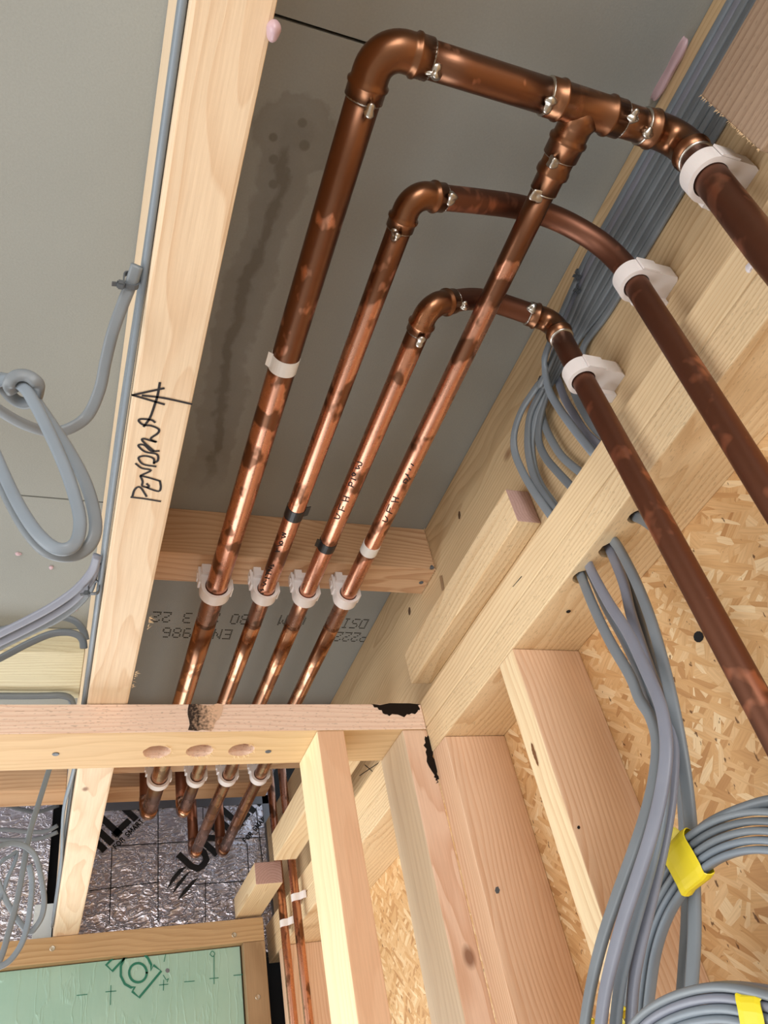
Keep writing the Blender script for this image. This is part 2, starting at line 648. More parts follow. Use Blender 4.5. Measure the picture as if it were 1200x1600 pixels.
def patch(name, poly, nrm, mat, parent, up=0.0005, jag=0.0):
    """thin irregular mark lying on a surface"""
    nrm = Vector(nrm)
    pts = []
    P = [Vector(p) for p in poly]
    for i, p in enumerate(P):
        q = P[(i + 1) % len(P)]
        for k in range(5):
            e = p.lerp(q, k / 5)
            d = (q - p).cross(nrm).normalized()
            pts.append(e + d * random.uniform(-jag, jag) + nrm * up)
    me = mesh(pts, [list(range(len(pts)))])
    return link(name, me, mat, parent)


def screw(c, nrm, parent, r=0.004, mat=None):
    nrm = Vector(nrm).normalized()
    c = Vector(c)
    path = [c - nrm * 0.004, c + nrm * 0.0006, c + nrm * 0.0012, c + nrm * 0.0007]
    return link('screw', tube_mesh(path, [r * 0.5, r, r * 0.85, r * 0.3], 12), mat or M['steel'], parent, smooth_shade=False)


def blob(name, c, rad, mat, squash=(1, 1, 1), parent=None, rough=0.15, seed=0):
    rnd = random.Random(seed)
    bm = bmesh.new()
    bmesh.ops.create_icosphere(bm, subdivisions=3, radius=1.0)
    ph = [rnd.uniform(0, 6.3) for _ in range(6)]
    for v in bm.verts:
        x, y, z = v.co
        k = 1 + rough * (math.sin(3 * x + ph[0]) + math.sin(4 * y + ph[1]) + math.sin(3.5 * z + ph[2])) / 1.5
        v.co = Vector(c) + Vector((x * squash[0], y * squash[1], z * squash[2])) * rad * k
    me = from_bm(bm)
    return link(name, me, mat, parent, smooth_shade=True)


# ------------------------------------------------------------------ key dimensions
H = 0.870                       # underside of the ceiling boards
XR = 0.570                      # face of the rim beam above the wall plate
XP, XO = 0.546, 0.648           # wall plate face, sheathing face
ZT, ZM, ZB = 0.604, 0.560, 0.518  # top, joint and underside of the double wall plate
ZJ = 0.601                      # underside of the joist
JX = (0.044, 0.0977)
HY = (1.058, 1.163)             # head plate of the partition
HZ = (0.556, 0.600)
NY = (0.940, 1.007)             # first noggin
NZ = (0.781, 0.870)
ZP = 0.745                      # pipe run height
R28, R22 = 0.0160, 0.0127
PX = (0.212, 0.287, 0.352, 0.419)

# ------------------------------------------------------------------ the setting
fl = link('floor', from_bm(box_bm(-2.5, 0.76, -2.9, 2.5, -1.58, -1.53, 0)), M['floor'])
tag(fl, kind='structure')
# left wall with a window opening
wl = empty('wall_left', (-2.45, 0, -1.53))
tag(wl, kind='structure')
for (y0, y1, z0, z1) in ((-2.9, -0.25, -1.53, 0.9), (2.05, 2.5, -1.53, 0.9), (-0.25, 2.05, -1.53, -0.95), (-0.25, 2.05, 0.52, 0.9)):
    link('plaster_panel', from_bm(box_bm(-2.5, -2.42, y0, y1, z0, z1, 0)), M['plaster'], wl)
wb = empty('wall_back', (-0.8, -2.88, -1.53))
tag(wb, kind='structure')
for (x0, x1, z0, z1) in ((-2.5, -1.5, -1.53, 0.9), (0.1, 0.76, -1.53, 0.9), (-1.5, 0.1, 0.55, 0.9)):
    link('plaster_panel', from_bm(box_bm(x0, x1, -2.95, -2.87, z0, z1, 0)), M['plaster'], wb)
# right wall sheathing
wr = link('wall_right', from_bm(box_bm(XO, XO + 0.012, -2.9, 2.5, -1.53, ZB + 0.05, 0)), M['osb'])
tag(wr, kind='structure')
wr['label'] = 'strand board sheathing behind the studs of the right wall'
wf = empty('wall_far', (-0.8, 2.28, -1.53))
tag(wf, kind='structure')
for (x0, x1, z0, z1) in ((-2.5, -1.2, -1.53, 1.3), (0.30, 0.76, -1.53, 1.3), (-1.2, 0.30, 0.27, 1.3), (-1.2, 0.30, -1.53, -0.87)):
    link('gap_shade_panel', from_bm(box_bm(x0, x1, 2.26, 2.3, z0, z1, 0)), M['dark'], wf)  # near-black colour stands in for shade in the gaps beside foil and post
# ceiling boards
ce = empty('ceiling', (-0.3, 0, H))
tag(ce, kind='structure')
ce['label'] = 'grey boards of the ceiling seen from below'
for (x0, x1, y0, y1, mt) in ((-2.45, 0.047, -2.87, 0.9395, 'board'), (-2.45, 0.047, 0.9425, 1.70, 'board'),
                             (0.095, 0.60, -2.87, 0.2378, 'board'), (0.095, 0.60, 0.2408, 1.70, 'stained')):
    cb = link('ceiling_board', from_bm(box_bm(x0, x1, y0, y1, H, H + 0.0125, 0.0006)), M[mt], ce)
text_board = cb
sub = link('subfloor', from_bm(box_bm(-2.5, 0.76, -2.95, 1.72, H + 0.03, H + 0.05, 0)), M['dark'], ce)

# rim beam, wall plates and studs of the right wall
wood_rim = wood(*OLIVE, 'y', pith=(0.02, 0.09), gap=0.006, tilt=0.03, wob=0.02, knots=[(-0.015, 0.30, 0.05, 0.012), (-0.015, 0.38, 0.035, 0.011), (-0.015, 0.27, 0.02, 0.010)])
rim = timber('rim_beam', 'wide pale rim beam under the right edge of the ceiling, cables tied along it', (XR, XR + 0.045), (-1.6, 2.169), (ZT + 0.001, H - 0.001), wood_rim)
wp_hi = timber('wall_plate', 'upper ply of the double wall plate on the right wall', (XP, XO), (-1.6, 2.169), (ZM + 0.0005, ZT),
               wood(*YELL, 'y', pith=(-0.03, 0.05), gap=0.006, tilt=0.02), holes=[(0.572, 0.655, 0.016), (0.572, 0.59, 0.016), (0.574, 0.525, 0.012)])
wp_lo = timber('wall_plate', 'lower drilled ply of the double wall plate, cables coming out of its underside', (XP, XO), (-1.6, 2.169), (ZB, ZM - 0.0005),
               wood(*YELL, 'y', pith=(-0.02, 0.06), gap=0.005, tilt=0.03, fleck=0.25), holes=[(0.566, 0.619, 0.0125), (0.574, 0.568, 0.0135), (0.575, 0.511, 0.011)])
SG = 'studs of the right wall'
st_g = timber('wall_stud', 'right wall stud in front of the strand board with a gouge in its pale edge', (XP, XO), (0.7716, 0.813), (-1.53, ZB - 0.0006), wood(*STUD, 'z', pith=(-0.05, 0.01), gap=0.0065, tilt=0.012, wob=0.016), SG, end=('x', wood((244, 222, 182), (220, 182, 136), 'z', pith=(0.05, 0.03), gap=0.005, tilt=0.006)))
st_t = timber('wall_stud', 'right wall stud tight against the scorched partition stud', (XP, XO), (1.0075, 1.0578), (-1.53, ZB - 0.0006), wood(*STUD, 'z', pith=(-0.06, 0.03), gap=0.005, tilt=0.012), SG)
timber('wall_stud', 'right wall stud in the far corner behind two small copper pipes', (XP, XO), (2.02, 2.065), (-1.53, ZB - 0.0006), wood(*STUD, 'z', pith=(-0.05, 0.03), gap=0.006, tilt=0.012), SG)

# partition: head plate and its two studs
head = timber('head_plate', 'partition head plate crossing the picture with three drilled holes and scorched spots', (-1.6, XP - 0.0005), HY, HZ,
              wood((244, 218, 198), (222, 180, 152), 'x', pith=(-0.04, 0.07), gap=0.007, tilt=0.02, fleck=0.35), end=('z', wood((224, 192, 146), (196, 156, 106), 'x', pith=(-0.05, 0.12), gap=0.008, tilt=0.01, contrast=0.6)), holes=[(0.144, 1.116, 0.0195), (0.205, 1.115, 0.0195), (0.266, 1.115, 0.0195)])
PG = 'studs of the partition'
timber('partition_stud', 'free-standing partition stud with a smooth peach face under the head plate', (0.367, 0.409), HY, (-1.53, HZ[0] - 0.0005), wood((236, 194, 158), (222, 174, 136), 'z', pith=(0.03, 0.09), gap=0.012, tilt=0.01, contrast=0.5), PG, end=('x', wood((244, 228, 186), (222, 196, 146), 'z', pith=(0.06, 0.02), gap=0.007, tilt=0.01, contrast=0.6)))
st2 = timber('partition_stud', 'end stud of the partition with a black scorch mark down its edge', (0.504, XP - 0.0004), HY, (-1.53, HZ[0] - 0.0005), wood(*PINK, 'z', pith=(0.02, 0.08), gap=0.0045, tilt=0.01, knots=[(0.005, -0.0525, 0.72, 0.011)]), PG, bev=0.003, end=('x', wood((214, 194, 166), (188, 160, 130), 'z', pith=(0.05, 0.03), gap=0.009, tilt=0.01, contrast=0.5)))

# ceiling joist
joist = timber('ceiling_joist', 'long pale joist with the word PENDANT and an arrow in black marker', JX, (-1.6, 2.15), (ZJ, H - 0.001),
               wood(*PALE, 'y', pith=(0.015, -0.19), gap=0.0075, tilt=0.006, wob=0.016, contrast=0.8, knots=[tuple(at(133, 1233, 'z', ZJ) - Vector((0.07085, 0.275, 0.735))) + (0.007,), tuple(at(163, 1352, 'z', ZJ) - Vector((0.07085, 0.275, 0.735))) + (0.005,)]), bev=0.0035)
# noggins
nog = timber('ceiling_noggin', 'short noggin with a rough sawn end holding the four nearer pipe clips', (JX[1] + 0.0005, XR - 0.0006), NY, NZ,
             wood(*ORANGE, 'x', pith=(0.03, 0.06), gap=0.0055, tilt=0.03), 'noggins')
nog2 = timber('ceiling_noggin', 'shaded noggin just beyond the head plate holding the four further pipe clips', (JX[1] + 0.0005, XR - 0.001), (1.575, 1.660), NZ,
              wood(*ORANGE, 'x', pith=(0.03, 0.06), gap=0.006, tilt=0.03), 'noggins')
timber('ceiling_noggin', 'flat wide noggin left of the joist behind the grey cables', (-1.4, JX[0] - 0.0005), (1.272, 1.425), (0.82, H - 0.001),
       wood(*GREENISH, 'x', pith=(0.1, 0.09), gap=0.006, tilt=0.03, fleck=0.1), 'noggins')
for x0, x1, lb in ((-1.4, JX[0] - 0.0005, 'far two-tone beam above the foil, left of the joist'), (JX[1] + 0.0005, 0.512, 'far two-tone beam above the foil, behind the capped pipe ends')):
    timber('far_beam', lb, (x0, x1), (1.85, 1.932), (0.838, 0.925), wood(*ORANGE, 'x', pith=(0.03, 0.06), gap=0.008, tilt=0.03), 'far beams')

# far wall plate, post and boards
far_plate = timber('far_wall_plate', 'brown far wall plate with bright screws between foil and green boards', (-1.4, 0.518), (2.078, 2.165), (0.548, ZJ - 0.0006),
                   wood((196, 164, 122), (164, 128, 86), 'x', pith=(0.03, 0.05), gap=0.006, tilt=0.02))
far_post = timber('far_wall_post', 'brown post beside the green board in the far corner', (0.466, 0.518), (2.078, 2.165), (-1.53, 0.5475), wood((170, 142, 108), (136, 106, 74), 'z', pith=(0.02, 0.08), gap=0.008, tilt=0.02))
for p in ((366, 1461), (82, 1482)):
    screw(at(*p, 'y', 2.078), (0, -1, 0), far_plate, 0.006)
screw(at(403, 1558, 'y', 2.078), (0, -1, 0), far_post, 0.006)
# blocks along the right wall
timber('timber_block', 'long pale block under the rim beam with a pink end, close to the sawn noggin', (0.534, XR - 0.0005), (0.654, 1.052), (0.633, 0.690), wood(*YELL, 'y', pith=(0.05, 0.05), gap=0.006, tilt=0.02, fleck=0.3), 'blocks along the right wall', end=('y', wood(*ENDG, 'y', pith=(0.06, 0.02), gap=0.005)))
timber('timber_block', 'yellowish block beyond the partition, half hidden by its peach stud', (0.477, 0.528), (1.27, 1.777), (0.625, 0.683), wood(*YELL, 'y', pith=(0.05, 0.05), gap=0.007, tilt=0.02, knots=[(-0.02, -0.1, -0.01, 0.008)]), 'blocks along the right wall')
timber('timber_block', 'short block with a pink ringed end sitting on the far wall plate', (0.455, 0.517), (1.865, 2.10), (0.607, 0.655), wood(*YELL, 'y', pith=(0.0, -0.02), gap=0.004, tilt=0.02), 'blocks along the right wall', end=('y', wood(*ENDG, 'y', pith=(0.0, -0.03), gap=0.005)))
timber('sawn_board', 'rough sawn brown board at the top right corner over the cable run', (0.525, 0.553), (-1.6, 0.160), (0.622, 0.740), wood(*GREY, 'y', pith=(0.04, 0.1), gap=0.008, tilt=0.03, fleck=0.3))

# ------------------------------------------------------------------ insulation boards on the far wall
foil = link('foil_insulation_board', from_bm(box_bm(0.0985, 0.585, 2.172, 2.22, 0.545, 0.99, 0.001)), M['foil'])
tag(foil, 'silver crinkled foil insulation board with black diagonal lettering behind the pipe ends', 'insulation board', 'foil boards')
foil_l = link('foil_insulation_board', from_bm(box_bm(-1.4, 0.024, 2.172, 2.22, 0.545, 0.99, 0.001)), M['foil'])
tag(foil_l, 'silver crinkled foil insulation board left of the joist behind the cable loops', 'insulation board', 'foil boards')
foil_c = link('foil_insulation_board', from_bm(box_bm(-1.4, 0.6, 1.72, 2.22, 1.0, 1.03, 0.001)), M['foil'])
tag(foil_c, 'foil insulation board laid overhead, only a strip of it seen above the far beam', 'insulation board', 'foil boards')
green = link('green_insulation_board', from_bm(box_bm(-1.4, 0.462, 2.10, 2.15, 0.28, 0.546, 0.001)), M['green'])
tag(green, 'pale green insulation board with an outlined dark green emblem under the far wall plate', 'insulation board')
wt = link('white_plastic_strip', from_bm(box_bm(0.0, 0.042, 2.166, 2.1715, 0.601, 0.70, 0.0008)), M['white'])
tag(wt, 'white ribbed plastic strip left of the joist at the far wall plate', 'strip')
YF = 2.1715


def wall_pt(u, v, y=YF):
    return at(u, v, 'y', y)


# printed grid on the foil
gl = []
for (a, b) in (((247, 1255), (247, 1440)), ((175, 1325), (171, 1442)), ((321, 1376), (321, 1440)), ((386, 1318), (389, 1370)), ((317, 1262), (317, 1280)),
               ((140, 1392), (248, 1378)), ((180, 1322), (410, 1308)), ((303, 1382), (390, 1376)), ((400, 1262), (410, 1345))):
    gl.append([wall_pt(*a), wall_pt(*b)])
ink('printed_grid', gl, (0, -1, 0), 0.0022, M['logo'], foil)


# lettering on the foil: block strokes in letter boxes (0..w, 0..1)
FONT = {
    'U': (0.95, [[(0.12, 1), (0.12, 0.35), (0.25, 0.1), (0.48, 0.06), (0.7, 0.1), (0.83, 0.35), (0.83, 1)]]),
    'N': (1.0, [[(0.12, 0), (0.12, 1)], [(0.12, 0.95), (0.85, 0.05)], [(0.85, 0), (0.85, 1)]]),
    'I': (0.4, [[(0.15, 0), (0.15, 1)]]),
    'L': (0.75, [[(0.12, 1), (0.12, 0)], [(0.02, 0.1), (0.68, 0.1)]]),
    'F': (0.65, [[(0.1, 0), (0.1, 1)], [(0.1, 0.95), (0.6, 0.95)], [(0.1, 0.52), (0.5, 0.52)]]),
    'O': (0.95, [[(0.45, 1), (0.15, 0.8), (0.08, 0.5), (0.15, 0.2), (0.45, 0), (0.75, 0.2), (0.82, 0.5), (0.75, 0.8), (0.45, 1)]]),
    'R': (0.75, [[(0.1, 0), (0.1, 1)], [(0.1, 0.95), (0.5, 0.95), (0.62, 0.75), (0.5, 0.52), (0.1, 0.5)], [(0.4, 0.5), (0.65, 0)]]),
    'S': (0.75, [[(0.62, 0.85), (0.4, 1), (0.12, 0.8), (0.2, 0.58), (0.55, 0.42), (0.62, 0.2), (0.35, 0), (0.08, 0.15)]]),
    'M': (1.0, [[(0.1, 0), (0.1, 1)], [(0.1, 1), (0.48, 0.2)], [(0.48, 0.2), (0.86, 1)], [(0.86, 1), (0.86, 0)]]),
    'A': (0.85, [[(0.05, 0), (0.4, 1)], [(0.4, 1), (0.75, 0)], [(0.2, 0.35), (0.6, 0.35)]]),
    'T': (0.7, [[(0.35, 0), (0.35, 1)], [(0.05, 0.95), (0.65, 0.95)]]),
    ' ': (0.5, []),
}


def letters(text, org, right, up, h, gap=0.12):
    out, x = [], 0.0
    for ch in text:
        w, st = FONT[ch]
        for s in st:
            out.append([org + right * ((x + a) * h) + up * (b * h) for a, b in s])
        x += w + gap
    return out


ang = math.radians(45)
for k, org in enumerate((Vector((0.378, YF, 0.742)), Vector((0.064, YF, 0.737)))):
    rt = Vector((math.cos(ang), 0, math.sin(ang)))
    up = Vector((-math.sin(ang), 0, math.cos(ang)))
    word = ['UNIL', 'ILI'][k] if False else 'UNILIN'
    strokes = []
    for s in letters(word, org, rt, up, 0.065, 0.06):
        s2 = [p for p in s if p.x > 0.1 and p.x < 0.575 and p.z < 0.985]
        if len(s2) == len(s):
            strokes.append(s2)
    bm = bmesh.new()
    for s in strokes:
        ribbon(bm, [p + Vector((0, -0.0008, 0)) for p in s], (0, -1, 0), 0.0165)
    me = bpy.data.meshes.new('mesh')
    bm.to_mesh(me)
    bm.free()
    tag(link('lettering', me, M['logo'], foil), kind='stuff')
    so = (wall_pt(384, 1317), wall_pt(181, 1327))[k]
    st = [s for s in letters('FOR SMART', so, rt, up, 0.0118, 0.14) if all(p.x < 0.578 for p in s)]
    ink('small_lettering', st, (0, -1, 0), 0.0026, M['logo'], foil, up=0.0008)
# the three-stroke claw mark
for poly in (((292, 1353), (275, 1373), (260, 1391), (268, 1372), (280, 1358)), ((298, 1360), (284, 1380), (268, 1399), (277, 1380), (288, 1368)), ((310, 1371), (293, 1393), (277, 1408), (286, 1392), (300, 1376))):
    patch('claw_mark', [wall_pt(*p) for p in poly], (0, -1, 0), M['logo'], foil, up=0.0008)
# grey joint tape round the foil
link('joint_tape', from_bm(box_bm(0.0985, 0.585, 2.1695, 2.1715, 0.920, 0.945, 0.0004)), M['tapegrey'], foil)
link('joint_tape', from_bm(box_bm(0.565, 0.585, 2.1695, 2.1712, 0.60, 0.945, 0.0004)), M['tapegrey'], foil)

# emblem outline on the green board
YG = 2.0995


def gpt(cx, cy):
    return at(120 + cx / 4, 1470 + cy / 4, 'y', YG)


ring = [gpt(382 + 55 * math.cos(a), 200 + 60 * math.sin(a)) for a in [k * math.tau / 24 for k in range(25)]]
outer = [gpt(*p) for p in ((300, 100), (275, 160), (275, 220), (300, 270), (340, 293), (362, 290), (347, 318), (390, 355), (527, 190), (480, 153), (463, 185), (465, 150), (445, 110), (425, 88))]
tail = [gpt(*p) for p in ((330, 75), (222, 190), (183, 152), (240, 95))]
bm = bmesh.new()
for s in (ring, outer, tail):
    ribbon(bm, [p + Vector((0, -0.0008, 0)) for p in s], (0, -1, 0), 0.0052)
me = bpy.data.meshes.new('mesh')
bm.to_mesh(me)
bm.free()
link('emblem', me, M['greenink'], green)
marks = [[gpt(555, 85), gpt(545, 130)], [gpt(515, 277), gpt(570, 272)], [gpt(543, 245), gpt(541, 310)], [gpt(180, 320), gpt(245, 314)], [gpt(213, 280), gpt(210, 400)],
         [gpt(830, 237), gpt(885, 232)], [gpt(858, 90), gpt(858, 270)], [gpt(672, 257), gpt(735, 252)], [gpt(980, 217), gpt(1035, 211)], [gpt(0, 342), gpt(65, 335)],
         [gpt(540, 215), gpt(560, 245), gpt(572, 235), gpt(565, 258)], [gpt(832, 85), gpt(845, 65), gpt(862, 80), gpt(850, 100), gpt(832, 85)]]
ink('survey_marks', marks, (0, -1, 0), 0.0016, M['greenink'], green, up=0.0008)
patch('round_mark', [gpt(567 + 14 * math.cos(k * math.tau / 8), 186 + 15 * math.sin(k * math.tau / 8)) for k in range(8)], (0, -1, 0), M['tapegrey'], green)

# ------------------------------------------------------------------ writing on the joist
S = 7.615


def jp(x, y):
    return at(190 + x / S, 590 + y / S, 'z', ZJ)


word = [
    [(115, 1420), (280, 1440), (460, 1470)], [(130, 1405), (150, 1340), (190, 1300), (230, 1310), (265, 1360), (295, 1410)],
    [(225, 1172), (250, 1235), (245, 1285), (310, 1305), (322, 1285), (300, 1262)], [(300, 1302), (330, 1318), (440, 1350), (466, 1300), (455, 1228)],
    [(225, 1165), (330, 1190), (445, 1225)], [(230, 1162), (350, 1100), (240, 1075), (170, 1022)],
    [(405, 1055), (260, 1030), (205, 970), (215, 940), (290, 930), (380, 960), (385, 1018)],
    [(385, 1010), (430, 985), (420, 910), (280, 880), (198, 805), (270, 800), (350, 870), (442, 870)],
    [(380, 868), (250, 752), (262, 724), (340, 745), (415, 765), (345, 725), (430, 660), (440, 610), (350, 570), (260, 560), (205, 515), (230, 490), (350, 500), (395, 528)],
    [(265, 578), (340, 470), (400, 300), (430, 200), (455, 60)],
    [(130, 205), (500, 125)], [(130, 205), (505, 315)], [(250, 210), (500, 240), (830, 312)],
]
ink('handwriting', [[jp(*p) for p in s] for s in word], (0, 0, -1), 0.0023, M['ink'], joist)

# ------------------------------------------------------------------ dot printed text on the ceiling board (read from the far side)
DOTS = {
    '0': '01110 10001 10001 10001 10001 10001 01110', '2': '01110 10001 00001 00110 01000 10000 11111', '3': '11110 00001 00001 01110 00001 00001 11110',
    '6': '01110 10000 10000 11110 10001 10001 01110', '8': '01110 10001 10001 01110 10001 10001 01110', '9': '01110 10001 10001 01111 00001 00001 01110',
    'E': '11111 10000 10000 11110 10000 10000 11111', 'N': '10001 11001 10101 10101 10011 10001 10001', 'M': '10001 11011 10101 10101 10001 10001 10001',
    'S': '01111 10000 10000 01110 00001 00001 11110', 'I': '01110 00100 00100 00100 00100 00100 01110', 'D': '11110 10001 10001 10001 10001 10001 11110', 'P': '11110 10001 10001 11110 10000 10000 10000', ' ': '', ':': '00000 00100 00000 00000 00100 00000 00000',
}
dv, df = [], []


def dot_text(txt, x_start, y_base, px, py):
    x = x_start
    for ch in txt:
        rows = DOTS[ch].split()
        for j, row in enumerate(rows):
            for i, c in enumerate(row):
                if c == '1':
                    cx, cy = x - i * px, y_base - j * py
                    b = len(dv)
                    w, hh = px * 0.44, py * 0.30
                    dv.extend([(cx - w, cy - hh, H - 0.0004), (cx + w, cy - hh, H - 0.0004), (cx + w, cy + hh, H - 0.0004), (cx - w, cy + hh, H - 0.0004)])
                    df.append((b, b + 1, b + 2, b + 3))
        x -= 6 * px


dot_text('DSI', 0.556, 1.240, 0.0030, 0.0048)
dot_text('DE', 0.503, 1.238, 0.0030, 0.0048)
dot_text('0MM', 0.430, 1.238, 0.0030, 0.0048)
dot_text('80 20', 0.322, 1.240, 0.0030, 0.0048)
dot_text('3 22', 0.218, 1.242, 0.0030, 0.0048)
dot_text('P2228', 0.572, 1.286, 0.0030, 0.0048)
dot_text('EN  986', 0.300, 1.290, 0.0031, 0.0048)
tag(link('dot_lettering', mesh(dv, df), M['print'], text_board), kind='stuff')

# ------------------------------------------------------------------ marks on timbers
YH = HY[0]
hp = lambda u, v: at(u, v, 'y', YH)
patch('scorch_mark', [hp(578, 1100.5), hp(655, 1100.5), hp(655, 1112), hp(636, 1119), (hp(612, 1118)), hp(595, 1112)], (0, -1, 0), M['char'], head, jag=0.003)
t = NT('singed_wood')
v_, o_ = t.xyz()
gp = t.n('ShaderNodeNewGeometry')
gs = t.n('ShaderNodeSeparateXYZ')
t.t.links.new(gp.outputs['Position'], gs.inputs[0])
xa, xb = hp(296, 1120).x, hp(350, 1120).x
fade = t.math('DIVIDE', t.math('SUBTRACT', gs.outputs[0], xa), xb - xa)
nz = t.noise(v_, 260.0, 3.0)
sf = t.ramp(t.math('ADD', fade, t.math('MULTIPLY', t.math('SUBTRACT', nz, 0.5), 1.3)), [(0.1, 0.0), (0.75, 1.0)])
t.set(t.mix(sf, lin(58, 48, 42), lin(222, 186, 156)), 0.85, 0.0, 0.2)
patch('scorch_mark', [hp(295, 1101), hp(350, 1101), hp(344, 1118), hp(330, 1141), hp(295, 1141)], (0, -1, 0), t.m, head, jag=0.002)
patch('scorch_mark', [hp(664, 1151), hp(671, 1152), hp(680, 1190), hp(686, 1212), hp(683, 1224), hp(677, 1212), hp(664, 1175)], (0, -1, 0), M['char'], st2, jag=0.003)
for p in ((87, 1178), (419, 1174)):
    screw(at(*p, 'z', HZ[0]), (0, 0, -1), head, 0.0048, M['tie'])
for p in ((675, 887), (658, 910)):
    screw(at(*p, 'z', NZ[0]), (0, 0, -1), nog, 0.004, M['tie'])
screw(at(888, 955, 'z', ZB), (0, 0, -1), wp_lo, 0.003, M['dark'])
# splinters round the drilled holes of the head plate
for hx in (0.144, 0.205, 0.266):
    bm = bmesh.new()
    for k in range(26):
        a = random.uniform(-1.2, 2.2)
        r0 = 0.0192
        c = Vector((hx + r0 * math.cos(a), 1.115 + r0 * math.sin(a), HZ[0]))
        d = Vector((math.cos(a) * 0.5 + random.uniform(-0.8, 0.8), math.sin(a) * 0.4 + random.uniform(-0.6, 0.6), -0.5)).normalized() * random.uniform(0.003, 0.008)
        s = Vector((-d.y, d.x, 0)).normalized() * 0.0006
        f = [bm.verts.new(q) for q in (c - s, c + s, c + d)]
        bm.faces.new(f)
        g = bm.verts.new(c + Vector((0, 0, 0.001)) - d * 0.1)
        bm.faces.new((f[0], f[2], g))
        bm.faces.new((f[1], g, f[2]))
    tag(link('splinters', from_bm(bm), plain('fresh_splinter', (240, 214, 172), 0.7), head), kind='stuff')

# ------------------------------------------------------------------ copper pipework
def fillet(C, d1, d2, R):
    """points of a bend at corner C from leg d1 (pointing out) to leg d2"""
    d1, d2 = Vector(d1).normalized(), Vector(d2).normalized()
    th = math.acos(max(-1, min(1, d1.dot(d2))))
    tl = R / math.tan(th / 2)
    a, b = C + d1 * tl, C + d2 * tl
    ctr = C + (d1 + d2).normalized() * (R / math.sin(th / 2))
    va, vb = (a - ctr), (b - ctr)
    tot = math.acos(max(-1, min(1, va.normalized().dot(vb.normalized()))))
    n = 12
    pts = []
    for k in range(n + 1):
        w = k / n
        pts.append(ctr + (va * math.sin((1 - w) * tot) + vb * math.sin(w * tot)) / math.sin(tot))
    return pts, a, b


def elbow(C, d1, d2, r, R, sock, parent, mat='cop_f', name='elbow'):
    C = Vector(C)
    d1, d2 = Vector(d1).normalized(), Vector(d2).normalized()
    arc, a, b = fillet(C, d1, d2, R)
    ra, rs, rb = r + 0.0012, r + 0.0018, r + 0.0032
    path, rad = [], []

    def leg(p, d):
        s = sock
        return [(p + d * s * 1.001, r * 0.98), (p + d * s, rs), (p + d * s * 0.55, rs), (p + d * s * 0.46, rb), (p + d * s * 0.36, rb), (p + d * s * 0.26, ra), (p + d * s * 0.1, ra)]
    for q, rr in leg(a, d1):
        path.append(q)
        rad.append(rr)
    for q in arc:
        path.append(q)
        rad.append(ra)
    for q, rr in reversed(leg(b, d2)):
        path.append(q)
        rad.append(rr)
    link(name, tube_mesh(path, rad, 32), M[mat], parent, smooth_shade=True)
    return a + d1 * sock, b + d2 * sock


def solder_at(c, axis, r, parent, drip=True, seed=0):
    """solder fillet at a socket mouth with a drip on the underside"""
    c, axis = Vector(c), Vector(axis).normalized()
    path = [c + axis * k for k in (-0.0006, 0.0004, 0.0016)]
    ob = link('solder_fillet', tube_mesh(path, [r + 0.0019, r + 0.0015, r + 0.0002], 28), M['solder'], parent, smooth_shade=True)
    if drip:
        look = -c.normalized()
        side = (look - axis * look.dot(axis)).normalized()
        rnd = random.Random(seed)
        side = (side + axis.cross(side) * rnd.uniform(-0.6, 0.6)).normalized()
        blob('solder_drip', c + side * (r + 0.001) + axis * 0.002, 0.0050, M['solder'], (1.2, 1.1, 0.8), ob, 0.4, seed)


